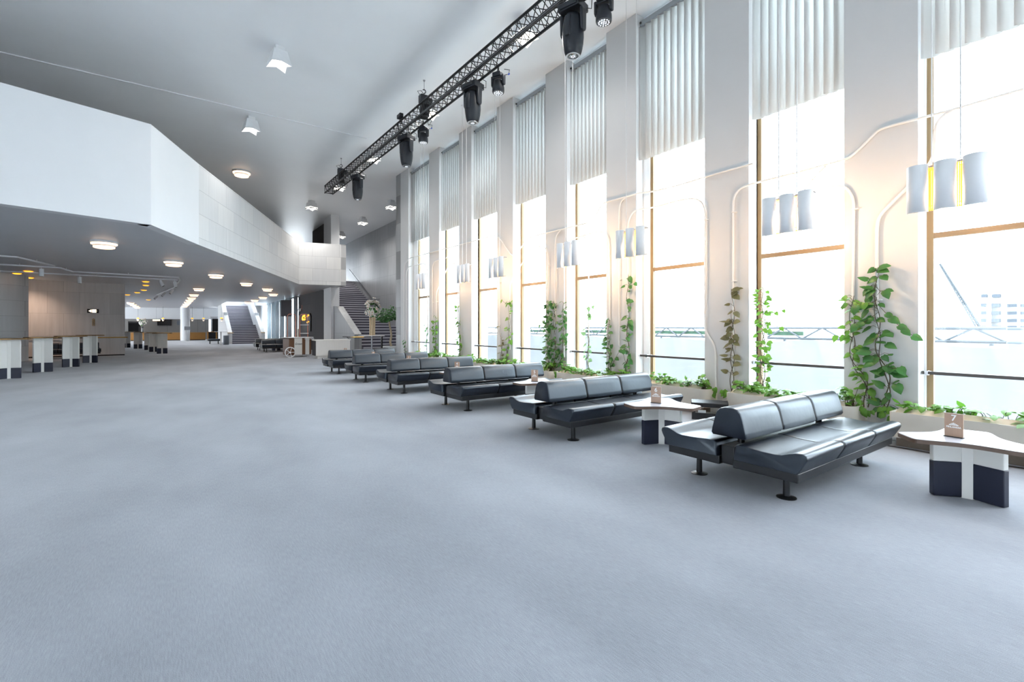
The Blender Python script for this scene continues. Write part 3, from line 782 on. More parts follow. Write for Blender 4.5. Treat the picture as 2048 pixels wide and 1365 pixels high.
V = [
 ('tall big leaved green vine on the pier left of the nearest window', [(1775, 822), (1775, 745), (1756, 700), (1754, 540)], 62, .125, 'leafdk', .12, [(1757, 610, 1826, 672, 5), (1754, 575, 1770, 582, 1), (1756, 625, 1712, 650, 3), (1775, 730, 1800, 735, 2), (1754, 600, 1712, 612, 3)]),
 ('green vine at the left edge of the pier beside the second window', [(1734, 815), (1732, 762), (1706, 725), (1704, 592)], 46, .095, 'leaf', .08, [(1704, 655, 1672, 672, 2), (1706, 600, 1730, 606, 3)]),
 ('bright green vine in front of the second window', [(1526, 800), (1527, 700), (1528, 580)], 95, .075, 'leaf', .09, [(1530, 625, 1567, 620, 3), (1530, 640, 1562, 655, 2), (1527, 650, 1515, 640, 1)]),
 ('sparse brownish vine on the pier left of the second window', [(1464, 785), (1466, 700), (1467, 578)], 30, .12, 'leafdry', .075, []),
 ('slim tall green vine on the pier left of the third window', [(1255, 760), (1257, 680), (1256, 548)], 42, .11, 'leafdk', .07, [(1256, 735, 1246, 700, 2), (1257, 572, 1270, 566, 2)]),
 ('green vine at the edge of the fourth window, right side', [(1221, 758), (1219, 700), (1219, 640)], 40, .1, 'leafdk', .08, [(1222, 735, 1240, 700, 3)]),
 ('pale sparse vine in front of the fourth window', [(1176, 748), (1177, 690), (1177, 612)], 24, .1, 'leafpale', .09, [(1177, 640, 1186, 612, 2)]),
 ('dense vine on the fourth pier, left of the bunch of three', [(1097, 745), (1097, 680), (1094, 600)], 95, .105, 'leafdk', .12, [(1095, 660, 1080, 650, 2)]),
 ('vine on the fourth pier, middle of the bunch of three', [(1110, 735), (1111, 680), (1109, 602)], 45, .1, 'leafdk', .09, []),
 ('vine on the fourth pier, right of the bunch of three', [(1118, 735), (1128, 690), (1128, 605)], 60, .1, 'leafdk', .1, []),
 ('green vine on the fifth pier at the pipe bend', [(1010, 735), (1019, 680), (1020, 600)], 38, .105, 'leaf', .1, [(1019, 610, 1004, 600, 2)]),
 ('thin yellowing vine on the fifth pier, left one', [(1003, 735), (1004, 690), (1001, 650)], 16, .1, 'leafdry', .07, []),
 ('green vine on the sixth pier', [(923, 735), (921, 690), (917, 612)], 52, .105, 'leaf', .09, []),
 ('bushy vine on the seventh pier', [(868, 728), (872, 690), (872, 632)], 95, .11, 'leaf', .14, [(866, 660, 850, 650, 2)]),
 ('thin vine in front of the farthest window', [(852, 722), (854, 690), (855, 655)], 22, .1, 'leafpale', .08, []),
 ('small vine on the farthest pier by the concrete wall', [(812, 712), (811, 695), (810, 680)], 14, .1, 'leafdk', .1, []),
]
for i, (lb, px, n, sz, m, sp, sh) in enumerate(V):
    vine('climbing_vine', lb, px, n, sz, m, sp, 100 + i, sh)

# ------------------------------------------------------------------ pendant lamps in front of the window wall
LY = [(1.32, 'nearest, at the picture\'s right edge'), (2.84, 'second from the right, before the second window'), (5.38, 'third from the right, before the third pier'), (6.95, 'fourth from the right, before the fourth pier'),
      (9.5, 'fifth from the right'), (11.1, 'sixth from the right'), (13.78, 'farthest, near the concrete wall')]
def pendant_proto():
    t = thing('pendant_lamp', '', 'lamp', group='triple shade pendant lamps along the windows')
    H = .49; w = .18; gap = .04
    for k in (-1, 0, 1):
        yc = k * (w + gap); vs = []; n = 12
        for s in range(n + 1):
            a = .3 + (PI - .6) * s / n
            x = -.1 * (math.sin(a) - math.sin(.3)); y = yc + w / 2 * math.cos(a) / math.cos(.3)
            vs += [(x, y, 0), (x, y, H)]
        o = MB().add(vs, [(2 * s, 2 * s + 2, 2 * s + 3, 2 * s + 1) for s in range(n)]).build('shade', 'shade', t, smooth=50)
        o.modifiers.new('t', 'SOLIDIFY').thickness = .004
    for sy in (-.5, .5):
        yc = sy * (w + gap) * 1
        b = MB()
        for dy in (-.022, -.0075, .0075, .022): b.cyl((.03, yc + dy, .01), (.03, yc + dy, H - .01), .005, n=8)
        b.cyl((.03, yc - .03, .06), (.03, yc + .03, .06), .004, n=6).cyl((.03, yc - .03, H - .06), (.03, yc + .03, H - .06), .004, n=6)
        b.build('brass_bars', 'brassglow', t, smooth=50)
        MB().cyl((.065, yc, .05), (.065, yc, H - .05), .011, n=10).build('lamp_tube', 'tube', t, smooth=50)
        MB().tube([(.03, yc, H - .01), (.03, yc, ZC - 2.6)], .006, 6).build('cable', 'pipe', t)
        MB().lathe([(.035, ZC - 2.62), (.035, ZC - 2.602)], (.03, yc, 0), 14).build('ceiling_rose', 'white', t)
    MB().bx(.02, .1, -.3, .3, H - .03, H - .015).build('top_bar', 'steel', t)
    MB().bx(.055, .075, -.3, .3, .02, .032).build('bottom_bar', 'steel', t)
    return t
pl0 = pendant_proto()
for i, (y, lb) in enumerate(LY):
    t = pl0 if i == 0 else copy_tree(pl0)
    t.location = (6.35, y, 2.6); t['label'] = 'grey three shade pendant lamp with golden gaps, ' + lb
    ld = bpy.data.lights.new('lamp_light', 'POINT'); ld.energy = 9; ld.color = (1, .66, .36); ld.shadow_soft_size = .08
    l = bpy.data.objects.new('lamp_light', ld); COL.objects.link(l); l.parent = t; l.location = (.07, 0, .06)

# ------------------------------------------------------------------ lighting truss and stage lamps
TZ = 6.5; TD = .29
tang = math.atan(.0184)
def tx(y): return 5.06 - (y - 5.47) * .0184
tr = thing('lighting_truss', 'long black box truss hanging under the high ceiling', 'truss', (tx(-2) , -2, TZ), tang)
h = TD / 2; TL = 20.75
for sx in (-h, h):
    for z in (.025, TD):
        MB().cyl((sx, 0, z), (sx, TL, z), .025, n=12).build('chord', 'tmetal', tr, smooth=40)
lc = MB(); n = int(TL / .25)
for i in range(n):
    y0 = i * TL / n; y1 = (i + 1) * TL / n; ym = (y0 + y1) / 2
    for s, e in (((-h, .025), (-h, TD)), ((h, .025), (h, TD)), ((-h, .025), (h, .025)), ((-h, TD), (h, TD))):
        lc.cyl((s[0], y0, s[1]), (e[0], ym, e[1]), .0085, n=5, caps=False).cyl((e[0], ym, e[1]), (s[0], y1, s[1]), .0085, n=5, caps=False)
for y in (0.02, TL - .02, TL / 3, TL * 2 / 3):
    for s, e in (((-h, .025), (-h, TD)), ((h, .025), (h, TD)), ((-h, .025), (h, .025)), ((-h, TD), (h, TD))): lc.cyl((s[0], y, s[1]), (e[0], y, e[1]), .012, n=6)
lc.build('lacing', 'tmetal', tr)
cb = MB(); rg = random.Random(5)
for w in range(3):
    q = [(-h + .02 + .035 * w + .01 * math.sin(k * .9 + w), TL * k / 80, .055 + .012 * math.sin(k * 1.3 + w * 2)) for k in range(81)]
    cb.tube(q, .009, 5)
cb.build('cable_bundle', 'bmetal', tr)
MB().cyl((-h - .02, 3, .01), (-h - .02, TL - 1, .01), .007, n=8).build('pale_strip', 'steel', tr)

def hoist(y, lb):
    x = tx(y); t = thing('chain_hoist', 'black chain hoist holding up the truss, ' + lb, 'hoist', (x, y, TZ))
    MB().bx(-.12, .1, -.08, .08, .36, .56).cyl((.1, 0, .46), (.2, 0, .46), .08, n=16).build('motor', 'headblk', t, bevel=.015)
    MB().bx(-.07, .09, -.12, .12, .02, .35).bx(-.02, .06, -.2, -.12, .05, .3).build('chain_bag', 'bmetal', t, bevel=.02)
    hk = [(0, 0, .56), (0, 0, .62)] + [(.04 * math.sin(a), 0, .665 - .045 * math.cos(a)) for a in [k * PI / 6 for k in range(9)]]
    MB().tube(hk, .011, 8).build('hook', 'bmetal', t, smooth=60)
    MB().tube([(0, 0, .68), (0, 0, .93)], .006, 6).lathe([(.03, .935), (.012, .9)], (0, 0, 0), 12).build('chain', 'steel', t)
    MB().tube([(-.1, .02, .56), (-.16, .03, .64), (-.06, .03, .68), (0, .03, .6)], .008, 6).tube([(.1, .1, .1), (.2, .16, -.06), (.26, .12, .05), (.16, .06, .12)], .008, 6).build('cable', 'bmetal', t, smooth=60)
    return t
hoist(10.6, 'above the middle wash lamp'); hoist(17.2, 'near the far end')

def spot_proto():
    t = thing('moving_spotlight', '', 'stage light', group='big black moving spotlights')
    MB().bx(-.19, .19, -.15, .15, -.16, -.04).bx(-.15, .15, -.17, .17, -.14, -.06).build('base', 'headblk', t, bevel=.012)
    c = MB()
    for sx in (-h, h): c.bx(sx - .03, sx + .03, -.035, .035, -.045, -.002)
    c.build('clamp', 'bmetal', t, bevel=.006)
    MB().bx(-.06, .03, -.152, -.15, -.13, -.09).build('label', 'yellow', t)
    for s in (-1, 1):
        pr = [(-.07, -.16), (.07, -.16), (.06, -.46), (.045, -.5), (0, -.515), (-.045, -.5), (-.06, -.46)]
        o = MB().prismx(pr, s * .18 - .026, s * .18 + .026).build('yoke_arm', 'headblk', t, bevel=.015)
    MB().lathe([(.05, -.19), (.11, -.2), (.14, -.24), (.158, -.34), (.168, -.46), (.168, -.56), (.158, -.67), (.138, -.77), (.116, -.83), (.1, -.84)], n=32).build('head', 'headblk', t, smooth=50)
    MB().bx(-.05, .05, -.182, -.12, -.6, -.27).build('head_cover', 'headblk', t, bevel=.02)
    MB().lathe([(.11, -.835), (.112, -.845), (.085, -.845), (.08, -.83)], n=28, cap=False).build('lens_ring', 'steel', t, smooth=50)
    MB().lathe([(.084, -.834), (.06, -.842), (.001, -.846)], n=24, cap=False).build('lens', 'lens', t, smooth=60)
    ld = MB()
    for k in range(7):
        a = k * PI / 3; rr = .03 if k else 0
        ld.ball((rr * math.cos(a), rr * math.sin(a), -.847), .009, 8, 6)
    ld.build('led', 'led', t, smooth=60)
    MB().tube([(.17, .1, -.1), (.26, .12, -.14), (.28, .1, -.02), (.2, .06, .04), (.12, .03, .03)], .008, 6).build('cable', 'bmetal', t, smooth=60)
    return t
def wash_proto():
    t = thing('wash_light', '', 'stage light', group='small black wash lights')
    MB().bx(-.09, .09, -.09, .09, -.13, -.045).build('base', 'headblk', t, bevel=.012)
    MB().bx(-.03, .03, -.03, .03, -.05, -.002).build('clamp', 'bmetal', t, bevel=.006)
    for s in (-1, 1):
        MB().prismx([(-.05, -.1), (.05, -.1), (.045, -.28), (0, -.31), (-.045, -.28)], s * .12 - .022, s * .12 + .022).build('yoke_arm', 'headblk', t, bevel=.012)
    MB().bx(-.14, .14, -.05, .05, -.15, -.11).build('yoke', 'headblk', t, bevel=.012)
    MB().lathe([(.04, -.18), (.085, -.2), (.098, -.26), (.118, -.33), (.12, -.41), (.112, -.43), (.1, -.43)], n=26).build('head', 'headblk', t, smooth=50)
    MB().lathe([(.106, -.428), (.001, -.436)], n=24, cap=False).build('lens', 'lens', t, smooth=60)
    ld = MB()
    for rr, m in ((0, 1), (.036, 6), (.076, 12)):
        for k in range(m):
            a = k * 2 * PI / m; ld.ball((rr * math.cos(a), rr * math.sin(a), -.437), (.013, .013, .006), 8, 6)
    ld.build('led', 'led', t, smooth=60)
    MB().tube([(.08, .06, -.08), (.18, .09, -.06), (.2, .1, .02), (.1, .06, .04)], .007, 6).build('cable', 'bmetal', t, smooth=60)
    MB().cyl((.17, .09, -.07), (.2, .1, -.05), .014, n=8).build('plug', 'blue', t)
    return t
sp0 = spot_proto(); wa0 = wash_proto()
for i, (y, dx, lb) in enumerate([(5.45, .03, 'nearest and largest'), (8.45, .05, 'second from the camera'), (11.75, .05, 'third from the camera'), (15.75, .1, 'farthest, near the truss end')]):
    t = sp0 if i == 0 else copy_tree(sp0); t.location = (tx(y) + dx, y, TZ); t.rotation_euler = (0, 0, -1.3 + .03 * i); t['label'] = 'big black moving spotlight under the truss, ' + lb
for i, (y, dx, dz, lb) in enumerate([(4.93, .16, -.1, 'at the top edge of the picture'), (7.68, .16, -.06, 'between the two nearest spotlights'), (10.98, .16, 0, 'below the middle hoist')]):
    t = wa0 if i == 0 else copy_tree(wa0); t.location = (tx(y) + dx, y, TZ + dz); t.rotation_euler = (0, 0, -1.2 + .1 * i); t['label'] = 'small black wash light with many white lenses, ' + lb
    if dz: 
        o = MB().cyl((0, 0, 0), (0, 0, -dz + .02), .02, n=10).build('clamp', 'bmetal', t)
tag(MB().bx(-.05, .05, -.11, .11, 0, .1).bx(-.02, .02, -.16, -.11, .03, .07).build('truss_box', 'headblk', loc=(tx(11.6) - .19, 11.6, TZ + .32), bevel=.012), 'small black box on the top chord of the truss past the middle hoist', 'box')

# ------------------------------------------------------------------ ceiling lights
def boxlight(x, y, lb, flap, rz=0, s=1):
    t = thing('ceiling_light', 'white square box light on the high ceiling, ' + lb, 'ceiling light', (x, y, ZC), rz, 'box lights on the high ceiling')
    a = .2 * s; b = .25 * s
    MB().bx(-a * .7, a * .7, -a * .7, a * .7, -.1, 0).build('mount', 'white', t, bevel=.004)
    w = MB(); 
    for (x0, y0, x1, y1) in ((-1, -1, 1, -1), (1, -1, 1, 1), (1, 1, -1, 1), (-1, 1, -1, -1)):
        f = 1.22 if flap else 1.0
        w.add([(x0 * a, y0 * a, -.1), (x1 * a, y1 * a, -.1), (x1 * b * f, y1 * b * f, -.42), (x0 * b * f * (1), y0 * b * f, -.42), ((x0 + x1) / 2 * b, (y0 + y1) / 2 * b, -.36)], [(0, 1, 2, 4), (0, 4, 3)])
    o = w.build('housing', 'white', t); o.modifiers.new('t', 'SOLIDIFY').thickness = .008
    MB().bx(-a, a, -a, a, -.11, -.1).build('housing_top', 'white', t)
    MB().bx(-b * .97, b * .97, -b * .97, b * .97, -.335, -.325).build('diffuser', 'glow', t)
    ld = bpy.data.lights.new('box_lamp', 'SPOT'); ld.energy = 58 if y < 21 else 125; ld.color = (1, .97, .93); ld.spot_size = R(165); ld.spot_blend = 1; ld.shadow_soft_size = .2
    l = bpy.data.objects.new('box_lamp', ld); COL.objects.link(l); l.parent = t; l.location = (0, 0, -.45)
    return t
for x, y, lb, f, rz in [(1.84, 11.2, 'nearest, left of the truss', 1, .15), (1.8, 15.4, 'second, left of the truss', 1, .15), (5.6, 7.35, 'behind the nearest part of the truss', 0, 0), (5.55, 11.5, 'behind the middle hoist', 0, 0),
                    (5.5, 15.75, 'behind the truss between two spotlights', 0, 0), (5.5, 19.8, 'behind the far end of the truss', 0, 0), (5.35, 23.9, 'beyond the end of the truss', 0, .4),
                    (8.42, 21.6, 'over the stairs, beside the last pier', 0, .2), (8.42, 25.8, 'over the stairs, second', 0, .2), (8.6, 30.5, 'over the stairs, half behind the column', 0, .2)]:
    boxlight(x, y, lb, f, rz, .66 if f else .8)
def ringlight_proto(r=.27):
    t = thing('ring_light', '', 'ceiling light', group='round glass lights under the gallery')
    MB().lathe([(r * .95, 0), (r, -.02), (r, -.05), (r * .96, -.055)], n=28).build('rim', 'white', t, smooth=40)
    MB().lathe([(r * .97, -.055), (r * .96, -.085), (r * .76, -.09)], n=28, cap=False).build('upper_band', 'warmglow', t, smooth=40)
    MB().lathe([(r * .8, -.09), (r * .8, -.13)], n=28, cap=False).build('middle_band', 'white', t, smooth=40)
    MB().lathe([(r * .8, -.13), (r * .78, -.165), (r * .6, -.18), (.001, -.185)], n=28, cap=False).build('lower_bowl', 'warmglow', t, smooth=40)
    return t
rl0 = ringlight_proto()
RL = [(-1.42, 15.52, 'nearest, below the corner of the gallery front'), (-.01, 18.75, 'second along the gallery front'), (1.37, 22.31, 'third along the gallery front'), (2.81, 25.68, 'fourth along the gallery front'), (4.16, 28.77, 'fifth along the gallery front'),
      (5.1, 33.0, 'first of the row beside the curtains'), (5.05, 36.91, 'second of the row beside the curtains'), (5.07, 41.2, 'third of the row beside the curtains'), (5.05, 45.25, 'last of the row beside the curtains'),
      (1.1, 30.76, 'first of the middle row'), (1.04, 36.46, 'second of the middle row'), (1.02, 40.47, 'third of the middle row'), (.98, 44.22, 'fourth of the middle row'), (.94, 48.2, 'fifth of the middle row'), (.9, 52.3, 'sixth of the middle row'), (.86, 56.5, 'last of the middle row'),
      (-3.04, 52.04, 'first of the short left row'), (-3.07, 55.8, 'second of the short left row'), (-3.08, 59.5, 'third of the short left row'), (-3.12, 62.8, 'last of the short left row')]
for i, (x, y, lb) in enumerate(RL):
    t = rl0 if i == 0 else copy_tree(rl0); t.location = (x, y, ZS)
    ld = bpy.data.lights.new('ring_lamp', 'SPOT'); ld.energy = 34; ld.color = (1, .9, .8); ld.spot_size = R(150); ld.spot_blend = 1; ld.shadow_soft_size = .15
    l = bpy.data.objects.new('ring_lamp', ld); COL.objects.link(l); l.parent = t; l.location = (0, 0, -.22)
    t['label'] = 'round glowing light under the gallery, ' + lb
t = copy_tree(rl0); t.location = (2.13, 20.96, ZC); t.scale = (1.15, 1.15, 1.15); t['label'] = 'single round white light on the high ceiling above the gallery'; t['group'] = 'round light on the high ceiling'
for i, (x, y, lb) in enumerate([(-4.5, 25.29, 'upper one near the left edge'), (-5.05, 28.6, 'close to the concrete wall at left'), (-5.05, 26.6, 'smallest, half behind the rounded column'), (-1.07, 27.86, 'nearest past the track'), (-1.16, 30.3, 'second past the track'),
                                (-1.4, 34.24, 'third past the track'), (-1.83, 36.92, 'fourth past the track'), (-2.48, 39.84, 'beside the end of the concrete wall'), (-1.62, 46.32, 'farthest')]):
    t = thing('amber_downlight', 'amber glowing ceiling spot in the left wing, ' + lb, 'downlight', (x, y, ZS), group='amber downlights')
    MB().lathe([(.17, 0), (.17, -.012), (.14, -.014)], n=24).build('rim', 'brass', t, smooth=40)
    MB().lathe([(.14, -.014), (.09, -.05), (.001, -.055)], n=20, cap=False).build('reflector', 'gold', t, smooth=40)
ld = bpy.data.lights.new('amber_light', 'SPOT'); ld.energy = 110; ld.color = (1, .7, .5); ld.spot_size = R(120); ld.spot_blend = 1; ld.shadow_soft_size = .12
l = bpy.data.objects.new('amber_light', ld); COL.objects.link(l); l.location = (-5.05, 28.6, ZS - .08); l.rotation_euler = (R(18), R(10), 0)
# tracks
TZK = ZS - .07
for nm, px, lb in [('a', [(-5.2, 19.8), (-3.78, 19.85), (-3.3, 22.0)], 'nearest white track bar with a bend'), ('b', [(-5.2, 22.5), (-3.25, 22.58), (-3.08, 23.87), (.14, 24.03), (.22, 25.51), (.08, 29.89), (-.9, 38)], 'long bent white track bar turning at its right end'),
                   ('c', [(-5.2, 25.2), (.11, 25.42)], 'straight white track bar behind the bent one')]:
    t = thing('light_track', lb + ' under the left wing ceiling', 'track', (px[0][0], px[0][1], TZK), group='white track bars')
    m = MB(); hg = MB()
    for (xa, ya), (xb, yb) in zip(px, px[1:]):
        a = math.atan2(yb - ya, xb - xa); ln = math.hypot(xb - xa, yb - ya)
        m.rbx(((xa + xb) / 2 - px[0][0], (ya + yb) / 2 - px[0][1], 0), (ln + .05, .05, .045), a)
        hg.cyl(((xa + xb) / 2 - px[0][0], (ya + yb) / 2 - px[0][1], .02), ((xa + xb) / 2 - px[0][0], (ya + yb) / 2 - px[0][1], .07), .012, n=8)
    m.build('bar', 'white', t); hg.build('hanger', 'white', t)
for i, (x, y, tilt, lb) in enumerate([(-3.7, 22.56, 0, 'leftmost, upright'), (-3.05, 25.28, 0, 'second from the left, upright'), (-.5, 25.4, .5, 'tilted near the right end'), (0.02, 25.41, .2, 'at the right end of the straight bar'), (-.05, 31.0, -.5, 'first on the far bar, tilted'), (-.42, 34.0, -.6, 'second on the far bar, tilted'), (-.86, 37.7, -.6, 'last on the far bar, tilted')]):
    t = thing('track_spot', 'white tube spotlight on the track, ' + lb, 'spotlight', (x, y, TZK - .02), group='white track spotlights')
    e = Vector((math.sin(tilt) * .26, -abs(math.sin(tilt)) * .1, -math.cos(tilt) * .26)); s0 = Vector((0, 0, -.05))
    MB().cyl((0, 0, 0), (0, 0, -.06), .012, n=8).build('stem', 'white', t)
    MB().cyl(s0, s0 + e, .065, n=20).build('barrel', 'white', t, smooth=40)
    MB().cyl(s0 + e * .985, s0 + e * 1.005, .055, n=20).build('lens', 'black', t, smooth=40)

# ------------------------------------------------------------------ left wing and far end
nrm = Vector((dl.y, -dl.x, 0))
hr0 = LW0 + nrm * .07 + Vector((0, 0, .9))
hl = (wl1 - LW0).length
t = thing('handrail', 'dark handrail with a brass end on the concrete wall at left', 'handrail', LW0 + nrm * .07 + Vector((0, 0, .9)), math.atan2(dl.y, dl.x))
MB().cyl((0, 0, 0), (hl - 1.2, 0, 0), .025, n=12).build('rail', 'bmetal', t, smooth=40)
MB().cyl((hl - 1.2, 0, 0), (hl + .05, 0, 0), .026, n=12).tube([(hl + .05, 0, 0), (hl + .09, .03, 0), (hl + .09, .1, 0)], .026, 10).build('brass_end', 'brass', t, smooth=40)
for k in range(5): MB().tube([(hl - 1.5 - 1.3 * k, 0, -.02), (hl - 1.5 - 1.3 * k, .0, -.09), (hl - 1.5 - 1.3 * k, .068, -.12)], .01, 6).build('bracket', 'bmetal', t)
def onwall(u, v):
    d = _ray(u, v); n2 = nrm; k = (LW0 - Vector((0, 0, 0))).dot(n2) / d.dot(n2)
    return Vector((d.x * k, d.y * k, EYE + d.z * k))
c = onwall(186, 622.5); rz = math.atan2(dl.y, dl.x)
t = thing('exit_sign', 'dark lit exit sign with arrow and running figure on the concrete wall', 'sign', c + nrm * .002, rz)
MB().bx(-.21, .21, -.06, 0, -.095, .095).build('case', 'black', t, bevel=.006)
MB().prism([(-.165, 0), (-.07, .065), (-.05, .065), (-.05, -.065), (-.07, -.065)], 0, .003).build('arrow', 'exitw', t, loc=(0, -.0605, 0)).rotation_euler = (PI / 2, 0, 0)
dr = MB().prism([(-.03, -.075), (-.03, .075), (.12, .075), (.12, .04), (.09, .04), (.09, .012), (.14, .012), (.14, -.012), (.09, -.012), (.09, -.045), (.12, -.045), (.12, -.075)], 0, .003).build('figure', 'exitw', t)
dr.rotation_euler = (PI / 2, 0, 0); dr.location = (0, -.0605, 0)
c = onwall(187, 645)
t = thing('wall_lettering', 'small gold twisted lettering on the concrete wall under the exit sign', 'sign', c + nrm * .012, rz)
for s in (0, 1):
    q = [(.045 * math.sin(k * .55 + s * PI) - .03 * 0, -.004 * math.cos(k * .55 + s * PI), -.17 + .34 * k / 24) for k in range(25)]
    MB().tube(q, .011, 6).build('strand', 'brass', t, smooth=60)
# far bar
t = thing('bar_counter', 'long low wooden bar counter at the far end', 'counter', (-1, 61.5, 0))
MB().bx(-5.5, 3.8, 0, .8, .08, .82).build('body', 'counter', t); MB().bx(-5.55, 3.85, -.04, .84, .82, .87).build('worktop', 'oakh', t); MB().bx(-5.5, 3.8, .05, .75, 0, .08).build('plinth', 'black', t)
t = thing('end_counter', 'wooden bar end with a black front beside the black doorway', 'counter', (3.35, 60.2, 0))
MB().bx(-.45, .45, 0, .7, .86, .93).bx(-.45, -.33, 0, .7, 0, .86).bx(.33, .45, 0, .7, 0, .86).build('frame', 'counter', t); MB().bx(-.33, .33, .04, .66, 0, .86).build('front', 'black', t)
p = wy(328.5, 645.5, 64.8)
t = thing('television', 'black television on the grey far wall', 'television', (p.x, 64.86, p.z)); MB().bx(-.62, .62, -.06, .02, -.33, .33).build('case', 'black', t); MB().bx(-.6, .6, -.064, -.06, -.31, .31).build('screen', 'screen', t)
p = wy(313, 641, 64.5)
t = thing('exit_sign', 'small warm glowing sign left of the far television', 'sign', (p.x, 64.2, p.z)); MB().bx(-.36, .36, -.04, .04, -.1, .1).build('case', 'black', t, bevel=.02); MB().bx(-.33, .33, -.045, -.04, -.07, .07).build('lit_panel', 'exitw', t)
MB().cyl((0, 0, .1), (0, 0, ZS - p.z), .008, n=6).build('hanger', 'steel', t)
p = wy(268.5, 654, 63.2)
t = thing('refrigerator', 'black drinks refrigerator behind the far bar', 'refrigerator', (p.x, 63.4, 0)); MB().bx(-.5, .5, -.35, .4, .0, 2.02).build('cabinet', 'black', t, bevel=.02); MB().bx(-.45, .45, -.365, -.35, .3, 1.85).build('door', 'screen', t); MB().bx(.4, .42, -.4, -.365, .8, 1.5).build('handle', 'steel', t)
def bouquet(t, z, r, n, seed, flower='petal', sz=.06, tall=0):
    rg = random.Random(seed); fm = MB(); lm = MB(); ce_ = MB()
    for k in range(n):
        th = rg.uniform(0, 2 * PI); ph = rg.uniform(-.6, 1.2); rr = r * rg.uniform(.6, 1)
        c = Vector((math.cos(th) * math.cos(ph) * rr, math.sin(th) * math.cos(ph) * rr, z + math.sin(ph) * rr * (1.25 + tall)))
        nn = (c - Vector((0, 0, z))).normalized()
        a = nn.orthogonal().normalized(); b = nn.cross(a)
        for q in range(5):
            an = q * 2 * PI / 5 + th; fm.leaf(c, a * math.cos(an) + b * math.sin(an) + nn * .25, nn, sz)
        ce_.ball(c + nn * .012, sz * .22, 6, 4)
        lm.leaf(c * .9 + Vector((0, 0, z * .1 - .04)), a * math.cos(th) + b * math.sin(th) - nn * .1, nn, sz * 1.3)
    fm.build('blossoms', flower, t, smooth=60); ce_.build('flower_centres', 'peach', t, smooth=60); lm.build('leaves', 'leafdk', t, smooth=60)
p = wy(285, 665, 61.9)
t = thing('flower_vase', 'vase of pale flowers standing on the far bar', 'flowers', (p.x, 61.9, .87))
MB().lathe([(.1, 0), (.08, .2), (.06, .45), (.09, .6)], n=16).build('vase', 'lens', t, smooth=50); bouquet(t, 1.0, .42, 34, 3, 'petal', .11); 
for i, u in enumerate((276, 326, 384.5, 407, 443)):
    Yp = 60.5 if i != 4 else 50.0; p = wy(u, 640, Yp)
    t = thing('small_pendant', 'small warm pendant over the far bar, ' + ['leftmost', 'second from left, beside the television', 'just right of the round column', 'fourth from left', 'rightmost, against the far stairs'][i], 'lamp', (p.x, Yp, p.z), group='small pendants over the far bar')
    MB().lathe([(.09, -.08), (.12, 0), (.12, .1)], n=16, cap=False).build('glass_bowl', 'white', t, smooth=50); MB().ball((0, 0, -.04), (.08, .08, .1), 12, 8).build('bulb', 'warmglow', t, smooth=60)
    MB().ball((0, 0, .14), (.11, .11, .07), 12, 8).build('upper_glow', 'gold', t, smooth=60); MB().cyl((0, 0, .2), (0, 0, ZS - p.z), .008, n=6).build('cord', 'bmetal', t)
t = thing('sign_stand', 'grey sign stand in front of the far bar', 'sign stand', (1.09, 57.7, 0)); MB().cyl((0, 0, .02), (0, 0, 1.15), .03, n=10).build('pole', 'steel', t); MB().lathe([(.2, 0), (.2, .02)], n=20).build('foot', 'steel', t); MB().rbx((0, -.02, 1.3), (.5, .04, .36), 0, -.25).build('panel', 'greyscr', t)
p = wy(366, 646, 59.6)
tag(MB().bx(-.26, .0, -.1, .1, -.22, .22).build('column_box', 'greyscr', loc=(.5, 60.2, p.z)), 'grey box mounted on the left of the round far column', 'box')
t = thing('high_table', 'white pole table beside the grey bin near the far stairs', 'table', (3.0, 43.5, 0)); MB().bx(-.42, .42, -.3, .3, 1.03, 1.06).build('tabletop', 'white', t); MB().cyl((0, 0, .01), (0, 0, 1.03), .05, n=14).build('pole', 'white', t, smooth=40); MB().lathe([(.24, 0), (.24, .015)], n=20).build('foot', 'steel', t)
t = thing('waste_bin', 'grey cylindrical waste bin at the foot of the far stairs', 'bin', (3.38, 43.9, 0)); MB().lathe([(.2, 0), (.21, .02), (.21, .72), (.2, .74)], n=28).build('body', 'bin', t, smooth=40); MB().lathe([(.17, .741), (.001, .742)], n=24, cap=False).build('opening', 'black', t)
t = thing('low_bench', 'small black bench without back by the far doorway', 'bench', (2.75, 47.0, 0)); MB().bx(-.45, .45, -.4, .4, .24, .42).build('seat', 'leather', t, bevel=.05)
for sx in (-.3, .3):
    for sy in (-.25, .25): MB().cyl((sx, sy, 0), (sx, sy, .25), .03, n=10).build('leg', 'bmetal', t, smooth=40)
t = copy_tree(lt0); t.location = (5.0, 31.15, 0); t.rotation_euler = (0, 0, .6); t['label'] = 'low white lobed table between the two unlit benches'; t['group'] = 'low table deeper in the hall'
p = wl(573, 617, 6.25)
t = thing('display_screen', 'grey portrait screen hanging in front of the far curtains', 'screen', (6.25, p.y, p.z), -.55)
MB().bx(-.36, .36, -.03, .03, -.55, .55).build('case', 'black', t, bevel=.01); MB().bx(-.345, .345, -.034, -.03, -.53, .53).build('display', 'greyscr', t)
for x in (-.2, .2): MB().cyl((x, 0, .54), (x, 0, ZS - p.z), .01, n=6).build('hanger', 'steel', t)

